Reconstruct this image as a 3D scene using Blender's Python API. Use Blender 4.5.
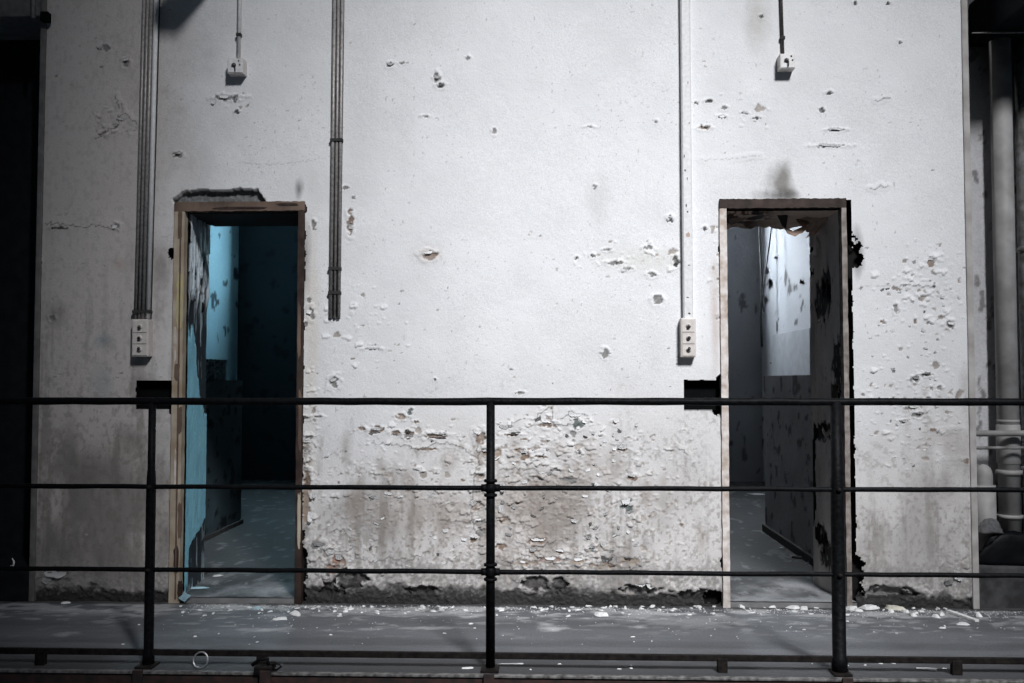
import bpy, bmesh, math, random
import numpy as np
from mathutils import Vector, Matrix

for o in list(bpy.data.objects):
    bpy.data.objects.remove(o, do_unlink=True)
scene = bpy.context.scene
COL = scene.collection
R = random.Random(7)

# ------------------------------------------------------------------ camera
F, D, CH = 940.0, 4.7, 1.115          # focal length in pixels, distance to the facade, eye height
PITCH, YAW = math.radians(2.35), math.radians(2.0)
cam_d = bpy.data.cameras.new('camera')
cam_d.sensor_width = 36.0
cam_d.lens = 36.0 * F / 1024.0
cam_d.clip_start = 0.05
cam = bpy.data.objects.new('camera', cam_d)
COL.objects.link(cam)
cam.location = (0, -D, CH)
cam.rotation_euler = (math.pi / 2 + PITCH, 0, YAW)
scene.camera = cam

# ------------------------------------------------------------------ world, lights, exposure
world = bpy.data.worlds.new('world')
scene.world = world
world.use_nodes = True
wbg = world.node_tree.nodes['Background']
wbg.inputs['Color'].default_value = (0.55, 0.75, 1.0, 1)
wbg.inputs['Strength'].default_value = 0.085

sky_d = bpy.data.lights.new('atrium_skylight', 'AREA')
sky_d.shape = 'RECTANGLE'
sky_d.size, sky_d.size_y = 3.0, 2.6
sky_d.energy = 5000
sky_d.color = (0.97, 0.975, 1.0)
sky = bpy.data.objects.new('atrium_skylight', sky_d)
COL.objects.link(sky)
sky.location = (4.5, -13.0, 12.6)
sky.rotation_euler = (Vector((0.3, 0, 1.2)) - sky.location).to_track_quat('-Z', 'Y').to_euler()

vs_ = scene.view_settings
scene.display_settings.display_device = 'sRGB'
vs_.view_transform = 'Standard'
vs_.look = 'None'
vs_.exposure = 0.0
vs_.gamma = 1.0
vs_.use_curve_mapping = False

# ------------------------------------------------------------------ pixel -> point helpers
FW = Vector((-math.sin(YAW) * math.cos(PITCH), math.cos(YAW) * math.cos(PITCH), math.sin(PITCH)))
RT = Vector((math.cos(YAW), math.sin(YAW), 0))
UP = RT.cross(FW)
EYE = Vector((0, -D, CH))

def ray(px, py):
    return FW + RT * ((px - 512) / F) + UP * ((341.5 - py) / F)
def onY(px, py, y=0.0):
    d = ray(px, py)
    return EYE + d * ((y - EYE.y) / d.y)
def onZ(px, py, z=0.0):
    d = ray(px, py)
    return EYE + d * ((z - EYE.z) / d.z)
def wx(px, py=400, y=0.0): return onY(px, py, y).x
def wz(py, px=512, y=0.0): return onY(px, py, y).z

# ------------------------------------------------------------------ numpy noise
_rs = np.random.RandomState(11)
_LAT = _rs.rand(256, 256)
def vnoise(x, z, s=0):
    x = np.asarray(x, float) + s * 17.31
    z = np.asarray(z, float) + s * 5.77
    xi = np.floor(x).astype(int); zi = np.floor(z).astype(int)
    fx = x - xi; fz = z - zi
    fx = fx * fx * (3 - 2 * fx); fz = fz * fz * (3 - 2 * fz)
    a = _LAT[xi & 255, zi & 255]; b = _LAT[(xi + 1) & 255, zi & 255]
    c = _LAT[xi & 255, (zi + 1) & 255]; d = _LAT[(xi + 1) & 255, (zi + 1) & 255]
    return (a * (1 - fx) + b * fx) * (1 - fz) + (c * (1 - fx) + d * fx) * fz
def fbm(x, z, s=0, o=4):
    t = 0; a = 1.0; n = 0
    for i in range(o):
        t = t + a * vnoise(x * 2 ** i, z * 2 ** i, s + i * 3); n += a; a *= 0.5
    return t / n
def sst(a, b, x):
    t = np.clip((x - a) / (b - a), 0, 1)
    return t * t * (3 - 2 * t)
def mixc(c, col, m):
    m = np.clip(m, 0, 1)[..., None]
    return c * (1 - m) + np.array(col) * m

def voro(x, z, sc, seed=0):
    """jittered cells: returns a random number per cell and the cell centre"""
    gx = x * sc; gz = z * sc; ix = np.floor(gx).astype(int); iz = np.floor(gz).astype(int)
    bd = np.full(x.shape, 9.0); rid = np.zeros(x.shape); sx = np.zeros(x.shape); sz = np.zeros(x.shape)
    for a in (-1, 0, 1):
        for b in (-1, 0, 1):
            cx = ix + a + seed * 37; cz = iz + b + seed * 91
            px = ix + a + _LAT[cx & 255, cz & 255]; pz = iz + b + _LAT[(cz * 3 + 11) & 255, (cx * 5 + 7) & 255]
            d = (gx - px) ** 2 + ((gz - pz) * 1.25) ** 2; m = d < bd
            bd = np.where(m, d, bd); rid = np.where(m, _LAT[(cx * 7 + 3) & 255, (cz * 11 + 5) & 255], rid)
            sx = np.where(m, px / sc, sx); sz = np.where(m, pz / sc, sz)
    return rid, sx, sz

# ------------------------------------------------------------------ materials
def mat_plain(name, col, rough=0.7, metal=0.0, var=0.25, scale=30.0, bump=0.15, dark=None, spec=0.5):
    m = bpy.data.materials.new(name); m.use_nodes = True
    nt = m.node_tree; b = nt.nodes['Principled BSDF']
    tc = nt.nodes.new('ShaderNodeTexCoord')
    n = nt.nodes.new('ShaderNodeTexNoise'); n.inputs['Scale'].default_value = scale; n.inputs['Detail'].default_value = 6
    nt.links.new(tc.outputs['Object'], n.inputs['Vector'])
    r = nt.nodes.new('ShaderNodeValToRGB')
    d = dark or tuple(c * (1 - var) for c in col)
    r.color_ramp.elements[0].position = 0.35; r.color_ramp.elements[0].color = (*d, 1)
    r.color_ramp.elements[1].position = 0.65; r.color_ramp.elements[1].color = (*col, 1)
    nt.links.new(n.outputs['Fac'], r.inputs['Fac'])
    nt.links.new(r.outputs['Color'], b.inputs['Base Color'])
    b.inputs['Roughness'].default_value = rough
    b.inputs['Metallic'].default_value = metal
    b.inputs['Specular IOR Level'].default_value = spec
    if bump:
        bp = nt.nodes.new('ShaderNodeBump'); bp.inputs['Strength'].default_value = bump; bp.inputs['Distance'].default_value = 0.01
        nt.links.new(n.outputs['Fac'], bp.inputs['Height']); nt.links.new(bp.outputs['Normal'], b.inputs['Normal'])
    return m

def mat_attr(name, rough=0.8, grain=0.12, gscale=220.0, bump=0.12, spec=0.3):
    """surface whose paint, plaster and dirt colours come from a colour attribute, plus fine procedural grain"""
    m = bpy.data.materials.new(name); m.use_nodes = True
    nt = m.node_tree; b = nt.nodes['Principled BSDF']
    at = nt.nodes.new('ShaderNodeAttribute'); at.attribute_name = 'Col'
    tc = nt.nodes.new('ShaderNodeTexCoord')
    n = nt.nodes.new('ShaderNodeTexNoise'); n.inputs['Scale'].default_value = gscale; n.inputs['Detail'].default_value = 5
    nt.links.new(tc.outputs['Object'], n.inputs['Vector'])
    mr = nt.nodes.new('ShaderNodeMapRange')
    mr.inputs['From Min'].default_value = 0.3; mr.inputs['From Max'].default_value = 0.7
    mr.inputs['To Min'].default_value = 1 - grain; mr.inputs['To Max'].default_value = 1 + grain * 0.6
    nt.links.new(n.outputs['Fac'], mr.inputs['Value'])
    mx = nt.nodes.new('ShaderNodeVectorMath'); mx.operation = 'SCALE'
    nt.links.new(at.outputs['Color'], mx.inputs[0]); nt.links.new(mr.outputs['Result'], mx.inputs['Scale'])
    nt.links.new(mx.outputs['Vector'], b.inputs['Base Color'])
    b.inputs['Roughness'].default_value = rough
    b.inputs['Specular IOR Level'].default_value = spec
    n2 = nt.nodes.new('ShaderNodeTexNoise'); n2.inputs['Scale'].default_value = gscale * 0.35; n2.inputs['Detail'].default_value = 8
    nt.links.new(tc.outputs['Object'], n2.inputs['Vector'])
    bp = nt.nodes.new('ShaderNodeBump'); bp.inputs['Strength'].default_value = bump; bp.inputs['Distance'].default_value = 0.01
    nt.links.new(n2.outputs['Fac'], bp.inputs['Height']); nt.links.new(bp.outputs['Normal'], b.inputs['Normal'])
    return m

M = {}
M['wall'] = mat_attr('flaking_wall_paint', 0.75, 0.15, 230, 0.15)
M['reveal'] = mat_attr('reveal_paint', 0.55, 0.15, 160, 0.3, 0.4)
M['floor'] = mat_attr('walkway_concrete', 0.7, 0.22, 120, 0.3, 0.35)
M['cellwall'] = mat_attr('cell_paint', 0.7, 0.12, 90, 0.25)
M['core'] = mat_plain('core_hole_shade', (0.016, 0.015, 0.015), 0.95, bump=0.4, spec=0.05)  # near-black so gaps and holes in the skin read as shade
M['void'] = mat_plain('black_box_and_pocket_shade', (0.004, 0.0045, 0.005), 0.85, bump=0.3, spec=0.05)  # near-black: painted shade of the lock pockets, own black of the junction box
M['iron'] = mat_plain('black_painted_iron', (0.0055, 0.006, 0.007), 0.5, 0.0, 0.5, 60, 0.35, dark=(0.003, 0.003, 0.0035), spec=0.06)
M['ironrust'] = mat_plain('rusty_black_iron', (0.016, 0.013, 0.012), 0.6, 0.0, 0.5, 45, 0.4, dark=(0.006, 0.005, 0.005), spec=0.1)
M['rust'] = mat_plain('red_brown_rust', (0.035, 0.015, 0.012), 0.85, 0.0, 0.5, 25, 0.4, dark=(0.010, 0.006, 0.006))
M['edge'] = mat_plain('worn_steel_edge', (0.22, 0.215, 0.21), 0.5, 0.2, 0.6, 40, 0.3, dark=(0.05, 0.045, 0.045))
M['condw'] = mat_plain('painted_conduit_white', (0.70, 0.70, 0.70), 0.55, 0, 0.15, 60, 0.15)
M['condg'] = mat_plain('grey_steel_conduit', (0.36, 0.34, 0.33), 0.45, 0.25, 0.4, 70, 0.15)
M['gap'] = mat_plain('dark_conduit_gap', (0.03, 0.03, 0.03), 0.9)  # near-black for the strips behind the conduits and for the clips
M['boxw'] = mat_plain('yellowed_box_enamel', (0.60, 0.56, 0.53), 0.5, 0, 0.15, 50, 0.1)
M['screw'] = mat_plain('tarnished_screw', (0.11, 0.10, 0.10), 0.4, 0.5, 0.5, 90, 0.2)
M['cream'] = mat_plain('cream_frame_paint', (0.46, 0.41, 0.33), 0.6, 0, 0.3, 7, 0.15, dark=(0.30, 0.23, 0.16))
M['tan'] = mat_plain('brown_frame_paint', (0.17, 0.115, 0.085), 0.65, 0, 0.4, 7, 0.2, dark=(0.08, 0.052, 0.04))
M['framew'] = mat_plain('chipped_white_frame', (0.66, 0.62, 0.59), 0.65, 0, 0.2, 25, 0.3, dark=(0.40, 0.33, 0.28))
M['framej'] = mat_plain('grubby_frame_paint', (0.30, 0.27, 0.25), 0.65, 0, 0.2, 25, 0.3, dark=(0.14, 0.115, 0.10))
M['yellow'] = mat_plain('yellowed_frame_paint', (0.50, 0.44, 0.20), 0.65, 0, 0.3, 25, 0.2, dark=(0.40, 0.36, 0.24))
M['framed'] = mat_plain('dark_brown_frame', (0.055, 0.038, 0.031), 0.65, 0, 0.4, 20, 0.35, dark=(0.025, 0.017, 0.015), spec=0.2)
M['flake'] = mat_plain('white_paint_flake', (0.72, 0.72, 0.72), 0.7, 0, 0.12, 60, 0.15)
M['flakeb'] = mat_plain('blue_paint_flake', (0.42, 0.62, 0.70), 0.6, 0, 0.15, 60, 0.15)
M['flaket'] = mat_plain('tan_paint_flake', (0.50, 0.37, 0.30), 0.7, 0, 0.3, 40, 0.2)
M['flaked'] = mat_plain('dark_paint_flake', (0.04, 0.035, 0.033), 0.7, 0, 0.3, 40, 0.2)
M['plaster'] = mat_plain('fallen_plaster', (0.82, 0.82, 0.81), 0.85, 0, 0.2, 45, 0.3)
M['plasterw'] = mat_plain('yellowish_plaster', (0.72, 0.69, 0.59), 0.85, 0, 0.25, 45, 0.3)
M['pipe'] = mat_plain('painted_drain_pipe', (0.36, 0.355, 0.35), 0.6, 0, 0.3, 9, 0.15, dark=(0.24, 0.235, 0.23))
M['pipeg'] = mat_plain('grey_iron_pipe', (0.30, 0.30, 0.30), 0.6, 0, 0.35, 22, 0.2, dark=(0.12, 0.115, 0.11))
M['sack'] = mat_plain('black_plastic_sheet', (0.004, 0.0045, 0.006), 0.5, 0, 0.3, 20, 0.3, spec=0.1)
M['rag'] = mat_plain('grey_rag', (0.12, 0.12, 0.125), 0.9, 0, 0.4, 60, 0.4)
M['wire'] = mat_plain('bright_wire', (0.55, 0.55, 0.56), 0.35, 0.8, 0.2, 40, 0.0)
M['cable'] = mat_plain('black_cable', (0.02, 0.02, 0.022), 0.6, 0, 0.3, 40, 0.0)
M['concrete'] = mat_plain('grey_concrete', (0.22, 0.22, 0.22), 0.9, 0, 0.35, 14, 0.4)
M['lintel'] = mat_plain('dusty_steel_lintel', (0.16, 0.155, 0.15), 0.8, 0, 0.35, 20, 0.3)
M['sill'] = mat_plain('blackened_sill_concrete', (0.07, 0.07, 0.072), 0.9, 0, 0.6, 18, 0.4)
M['trimr'] = mat_plain('grubby_corner_plaster', (0.46, 0.445, 0.43), 0.8, 0, 0.4, 9, 0.3, dark=(0.30, 0.28, 0.265))
M['board'] = mat_plain('bluish_white_board', (0.58, 0.61, 0.65), 0.7, 0, 0.15, 12, 0.1)
M['skirt'] = mat_plain('dusty_dark_skirting', (0.05, 0.05, 0.052), 0.85, 0, 0.4, 20, 0.3)
M['darkwall'] = mat_plain('niche_shade_black', (0.012, 0.014, 0.017), 0.85, 0, 0.4, 14, 0.3, spec=0.1)  # near-black stands in for the shade in the niches
M['cellceil'] = mat_plain('cell_ceiling_paint', (0.25, 0.25, 0.25), 0.9, 0, 0.3, 12, 0.2)
M['tub'] = mat_plain('scuffed_blue_plastic', (0.40, 0.55, 0.62), 0.3, 0, 0.6, 50, 0.2, dark=(0.03, 0.05, 0.07))
def mat_emit(name, col, s):
    m = bpy.data.materials.new(name); m.use_nodes = True
    nt = m.node_tree; nt.nodes.clear()
    e = nt.nodes.new('ShaderNodeEmission'); e.inputs['Color'].default_value = (*col, 1); e.inputs['Strength'].default_value = s
    o = nt.nodes.new('ShaderNodeOutputMaterial'); nt.links.new(e.outputs[0], o.inputs[0])
    return m
M['glowl'] = mat_emit('glow_pane_blue', (0.55, 0.84, 1.0), 33.0)  # pane glow added to light the cell
M['glowr'] = mat_emit('glow_pane_white', (0.85, 0.92, 1.0), 46.0)

# ------------------------------------------------------------------ mesh helpers
def link(o, parent=None):
    COL.objects.link(o)
    if parent is not None: o.parent = parent
    return o
def tag(o, label, cat, group=None):
    o['label'] = label; o['category'] = cat
    if group: o['group'] = group
    return o
def struct(o, label=None, cat=None):
    o['kind'] = 'structure'
    if label: o['label'] = label
    if cat: o['category'] = cat
    return o
def empty(name, loc=(0, 0, 0)):
    o = bpy.data.objects.new(name, None); o.location = loc; o.empty_display_size = 0.05
    COL.objects.link(o); return o
def obj(name, bm, mat, parent=None, smooth=False):
    me = bpy.data.meshes.new(name)
    bmesh.ops.recalc_face_normals(bm, faces=bm.faces[:])
    bm.to_mesh(me); bm.free()
    for m in (mat if isinstance(mat, (list, tuple)) else [mat]): me.materials.append(M[m] if isinstance(m, str) else m)
    if smooth: me.polygons.foreach_set('use_smooth', [True] * len(me.polygons))
    o = bpy.data.objects.new(name, me); COL.objects.link(o)
    if parent is not None:
        o.parent = parent; o.matrix_parent_inverse = parent.matrix_basis.inverted()
    return o
def box(bm, x0, x1, y0, y1, z0, z1, bev=0.0):
    vs = [bm.verts.new((x, y, z)) for x in (x0, x1) for y in (y0, y1) for z in (z0, z1)]
    fs = [bm.faces.new([vs[i] for i in q]) for q in ((0, 1, 3, 2), (4, 6, 7, 5), (0, 4, 5, 1), (2, 3, 7, 6), (0, 2, 6, 4), (1, 5, 7, 3))]
    if bev:
        es = list({e for f in fs for e in f.edges})
        bmesh.ops.bevel(bm, geom=es, offset=bev, segments=2, affect='EDGES', profile=0.6)
    return bm
def tube(bm, pts, r, n=10, cap=True):
    """pts: centre line, r: radius or one per point"""
    pts = [Vector(p) for p in pts]
    rs = r if isinstance(r, (list, tuple)) else [r] * len(pts)
    rings = []
    up = None
    for i, p in enumerate(pts):
        t = (pts[min(i + 1, len(pts) - 1)] - pts[max(i - 1, 0)]).normalized()
        if up is None:
            up = Vector((0, 0, 1)) if abs(t.z) < 0.9 else Vector((0, 1, 0))
        a = t.cross(up).normalized(); b = a.cross(t).normalized(); up = b
        rings.append([bm.verts.new(p + (a * math.cos(2 * math.pi * k / n) + b * math.sin(2 * math.pi * k / n)) * rs[i]) for k in range(n)])
    for i in range(len(rings) - 1):
        for k in range(n):
            bm.faces.new((rings[i][k], rings[i][(k + 1) % n], rings[i + 1][(k + 1) % n], rings[i + 1][k]))
    if cap:
        bm.faces.new(rings[0][::-1]); bm.faces.new(rings[-1])
    return bm
def prism(bm, poly, z0, z1):
    lo = [bm.verts.new((x, y, z0)) for x, y in poly]; hi = [bm.verts.new((x, y, z1)) for x, y in poly]
    n = len(poly)
    for i in range(n): bm.faces.new((lo[i], lo[(i + 1) % n], hi[(i + 1) % n], hi[i]))
    bm.faces.new(lo[::-1]); bm.faces.new(hi)
    return bm
def nb(): return bmesh.new()

def grid_mesh(name, P, C, mat, keep=None, smooth=True):
    """P: (nv, nu, 3) positions, C: (nv, nu, 3) linear colours, keep: (nv-1, nu-1) faces kept"""
    nv, nu = P.shape[:2]
    idx = np.arange(nv * nu).reshape(nv, nu)
    q = np.stack([idx[:-1, :-1], idx[:-1, 1:], idx[1:, 1:], idx[1:, :-1]], -1)
    q = q[keep] if keep is not None else q.reshape(-1, 4)
    used = np.unique(q); remap = -np.ones(nv * nu, int); remap[used] = np.arange(len(used))
    q = remap[q]; V = P.reshape(-1, 3)[used]; CC = np.ones((len(used), 4)); CC[:, :3] = np.clip(C.reshape(-1, 3)[used], 0, 1)
    me = bpy.data.meshes.new(name)
    me.vertices.add(len(V)); me.vertices.foreach_set('co', V.astype(np.float32).ravel())
    me.loops.add(q.size); me.loops.foreach_set('vertex_index', q.astype(np.int32).ravel())
    me.polygons.add(len(q)); me.polygons.foreach_set('loop_start', np.arange(0, q.size, 4, dtype=np.int32))
    me.update(calc_edges=True)
    me.polygons.foreach_set('use_smooth', np.full(len(q), smooth))
    a = me.color_attributes.new('Col', 'FLOAT_COLOR', 'POINT'); a.data.foreach_set('color', CC.astype(np.float32).ravel())
    me.materials.append(M[mat])
    me.validate()
    o = bpy.data.objects.new(name, me); COL.objects.link(o)
    return o

# ------------------------------------------------------------------ key dimensions from the photograph
T = 0.42                                   # facade thickness
ZT = 3.6
XL, XR = wx(40, 300), wx(969, 300)
L0, L1, LT = wx(172.5), wx(304), wz(202, 240)     # left doorway, outside of frame
R0, R1, RTOP = wx(721), wx(854), wz(199, 788)     # right doorway
LP = (wx(136, 395), wx(181, 395), wz(409, 158), wz(380.5, 158))   # lock pockets x0 x1 z0 z1
RP = (wx(684, 395), wx(722, 395), wz(410, 703), wz(380, 703))
ZS = 0.03                                   # cell floor level

# ================================================================== FACADE
us = np.linspace(XL, XR, 940)
vs = np.concatenate([np.arange(0, 1.25, 0.0044), np.arange(1.25, 3.16, 0.0056), [3.3, 3.45, ZT]])
X, Z = np.meshgrid(us, vs)
H = np.zeros_like(X)                        # relief towards the viewer (metres)
C = np.zeros(X.shape + (3,)) + np.array((0.71, 0.715, 0.725))

n_big = fbm(X * 1.1, Z * 1.1, 1, 4); n_mid = fbm(X * 6, Z * 6, 2, 4); n_fine = fbm(X * 40, Z * 40, 3, 3)
n_str = fbm(X * 26, Z * 2.6, 4, 5) * 0.8 + 0.2 * fbm(X * 60, Z * 45, 5, 3)
H += (n_big - 0.5) * 0.010 + (n_mid - 0.5) * 0.0035 + (n_fine - 0.5) * 0.0011
# uneven paint: warmer and dirtier towards the floor, patchy
C *= (0.93 + 0.14 * n_mid)[..., None]
lowdirt = sst(1.5, 0.0, Z + (n_big - 0.5) * 0.8)
C = mixc(C, (0.51, 0.48, 0.455), 0.75 * lowdirt)
streak = sst(0.50, 0.74, n_str) * sst(0.95, 0.45, Z + (n_mid - 0.5) * 0.7)
C = mixc(C, (0.20, 0.18, 0.165), 0.62 * streak)
blot = sst(0.50, 0.68, fbm(X * 3.1, Z * 2.2, 9, 5)) * sst(0.95, 0.25, Z)
C = mixc(C, (0.17, 0.155, 0.145), 0.55 * blot)
grit = sst(0.55, 0.72, fbm(X * 75, Z * 60, 6, 3)) * sst(1.0, 0.35, Z + (n_mid - 0.5) * 1.2)
C = mixc(C, (0.22, 0.195, 0.175), 0.62 * grit)
# darker, browner tone on the strip left of the first conduit
xs1 = wx(147)
leftp = sst(xs1 + 0.45, xs1 - 0.15, X + (n_mid - 0.5) * 0.25)
C = mixc(C, (0.44, 0.395, 0.37), 0.75 * leftp)
C = mixc(C, (0.17, 0.16, 0.15), leftp * 0.8 * sst(0.45, 0.68, fbm(X * 5, Z * 2.5, 12, 5)) * sst(1.0, 0.45, Z))
C = mixc(C, (0.19, 0.175, 0.16), leftp * 0.6 * sst(0.48, 0.66, n_str) * sst(2.1, 0.9, Z + (n_mid - 0.5)))
C = mixc(C, (0.17, 0.155, 0.145), leftp * 0.5 * sst(0.54, 0.70, fbm(X * 60, Z * 38, 7, 4)) * (0.35 + 0.65 * sst(1.5, 0.6, Z)))
spk = vnoise(X * 90, Z * 90, 21)
C = mixc(C, (0.2, 0.17, 0.15), 0.5 * sst(0.90, 0.97, spk) * sst(0.42, 0.62, n_mid))

def win(cx, cz, rx, rz):
    i0, i1 = np.searchsorted(us, (cx - rx, cx + rx)); j0, j1 = np.searchsorted(vs, (cz - rz, cz + rz))
    return slice(max(j0, 0), max(j1, 0)), slice(max(i0, 0), max(i1, 0))
def pk(px, py):
    p = onY(px, py); return p.x, p.z
PXM = 1 / 200.0

SUB = {'b': (0.20, 0.145, 0.11), 'g': (0.10, 0.12, 0.115), 'd': (0.03, 0.028, 0.027), 'o': (0.30, 0.235, 0.185), 'c': (0.20, 0.195, 0.19), 'r': (0.27, 0.16, 0.12), 'p': (0.42, 0.39, 0.36)}
def peel(px, py, rx, ry, sub='b', lift=0.005, depth=0.004, rough=0.8):
    cx, cz = pk(px, py); rx *= PXM; ry *= PXM
    w = win(cx, cz, rx * 2.6 + 0.03, ry * 2.6 + 0.03)
    x, z = X[w], Z[w]
    if x.size == 0: return
    jx_ = x + 0.008 * (fbm(x * 70, z * 70, 33, 2) - 0.5); jz_ = z + 0.008 * (fbm(x * 70, z * 70, 34, 2) - 0.5)
    rid, sx, sz = voro(jx_, jz_, max(50.0, min(130.0, 1.1 / ry)), 3)
    d = np.sqrt(((0.55 * x + 0.45 * sx - cx) / rx) ** 2 + ((0.55 * z + 0.45 * sz - cz) / ry) ** 2)
    v = 1 - d + rough * (rid - 0.5)
    m = sst(0.0, 0.12, v)
    rim = np.exp(-((v + 0.3) / 0.35) ** 2) * np.where(z > cz, 1.0, 0.5)
    H[w] += lift * rim * (1 - m) - m * depth
    C[w] = mixc(C[w], np.array(SUB[sub]) , m * (0.75 + 0.25 * rid))
def crack(pts, wid=0.5, lift=0.0018, sub='d', amt=0.6, jag=2.0):
    P = [pk(*p) for p in pts]
    q = []
    for a, b in zip(P[:-1], P[1:]):
        k = max(2, int(math.hypot(b[0] - a[0], b[1] - a[1]) / 0.012))
        for i in range(k):
            t = i / k; j = jag * PXM * (0 if i == 0 else 1)
            q.append((a[0] + (b[0] - a[0]) * t + R.uniform(-j, j), a[1] + (b[1] - a[1]) * t + R.uniform(-j, j)))
    q.append(P[-1])
    for a, b in zip(q[:-1], q[1:]):
        cx, cz = (a[0] + b[0]) / 2, (a[1] + b[1]) / 2
        ln = math.hypot(b[0] - a[0], b[1] - a[1]) + 1e-6
        w = win(cx, cz, ln / 2 + 0.03, ln / 2 + 0.03)
        x, z = X[w], Z[w]
        if x.size == 0: continue
        ux, uz = (b[0] - a[0]) / ln, (b[1] - a[1]) / ln
        s = np.clip((x - a[0]) * ux + (z - a[1]) * uz, 0, ln)
        dx, dz = x - a[0] - s * ux, z - a[1] - s * uz
        d = np.hypot(dx, dz)
        m = sst(wid * PXM * 1.3, wid * PXM * 0.4, d) * amt
        C[w] = mixc(C[w], SUB[sub], m)
        H[w] = np.maximum(H[w], H[w] * (d > 0.02) + (lift * np.exp(-(d / 0.011) ** 2) * (dz > -0.001) - 0.003 * m) * (d <= 0.02))

# soot and stains (marks on the paint)
def stain(px, py, rx, ry, col, amt, s=40):
    cx, cz = pk(px, py); rx *= PXM; ry *= PXM
    w = win(cx, cz, rx * 2, ry * 2); x, z = X[w], Z[w]
    d = np.sqrt(((x - cx) / rx) ** 2 + ((z - cz) / ry) ** 2)
    m = np.clip(1.25 - d + 1.1 * (fbm(x * 18, z * 9, s, 4) - 0.5), 0, 1)
    C[w] = mixc(C[w], col, amt * m)
stain(779, 184, 16, 22, (0.13, 0.12, 0.10), 0.8)
stain(776, 195, 22, 7, (0.05, 0.045, 0.04), 0.7)
stain(299, 190, 5, 13, (0.05, 0.045, 0.04), 0.8)
stain(163, 268, 9, 18, (0.16, 0.13, 0.12), 0.5)
stain(428, 254, 14, 12, (0.50, 0.42, 0.36), 0.5)
stain(102, 340, 9, 9, (0.17, 0.26, 0.31), 0.55)
stain(104, 385, 12, 20, (0.22, 0.28, 0.31), 0.4)
stain(120, 265, 8, 8, (0.35, 0.22, 0.19), 0.4)
stain(55, 315, 14, 14, (0.15, 0.135, 0.12), 0.5)
stain(600, 195, 12, 30, (0.5, 0.5, 0.5), 0.4)
stain(640, 260, 45, 14, (0.58, 0.56, 0.50), 0.4)
stain(715, 320, 5, 60, (0.42, 0.30, 0.24), 0.45)
stain(720, 280, 10, 18, (0.40, 0.28, 0.22), 0.35)
stain(312, 330, 9, 130, (0.60, 0.52, 0.42), 0.4)
stain(90, 470, 40, 20, (0.15, 0.14, 0.13), 0.65)
stain(60, 560, 60, 40, (0.13, 0.125, 0.12), 0.5)
stain(130, 440, 20, 18, (0.20, 0.18, 0.17), 0.5)
stain(540, 505, 55, 40, (0.22, 0.18, 0.15), 0.6)
stain(430, 510, 80, 25, (0.27, 0.23, 0.20), 0.5)
stain(600, 470, 30, 22, (0.33, 0.29, 0.26), 0.5)
stain(660, 500, 25, 30, (0.34, 0.31, 0.29), 0.4)
stain(930, 500, 30, 50, (0.30, 0.28, 0.27), 0.45)
stain(915, 560, 60, 45, (0.28, 0.27, 0.26), 0.55)
stain(880, 580, 40, 15, (0.25, 0.24, 0.23), 0.5)
stain(945, 440, 30, 14, (0.36, 0.32, 0.30), 0.45)
stain(757, 20, 12, 40, (0.42, 0.40, 0.36), 0.5)
stain(858, 250, 6, 25, (0.06, 0.05, 0.05), 0.6)
stain(305, 255, 6, 35, (0.12, 0.09, 0.08), 0.6)
for _ in range(26):
    stain(R.uniform(320, 720), R.uniform(440, 585), R.uniform(4, 10), R.uniform(8, 26), (0.24, 0.20, 0.17), R.uniform(0.25, 0.55), R.randint(40, 70))
for _ in range(12):
    stain(R.uniform(44, 165), R.uniform(300, 590), R.uniform(5, 15), R.uniform(8, 30), (0.17, 0.16, 0.15), R.uniform(0.2, 0.5), R.randint(40, 70))
for _ in range(14):
    stain(R.uniform(860, 966), R.uniform(380, 585), R.uniform(4, 10), R.uniform(10, 30), (0.32, 0.30, 0.29), R.uniform(0.2, 0.45), R.randint(40, 70))

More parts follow.
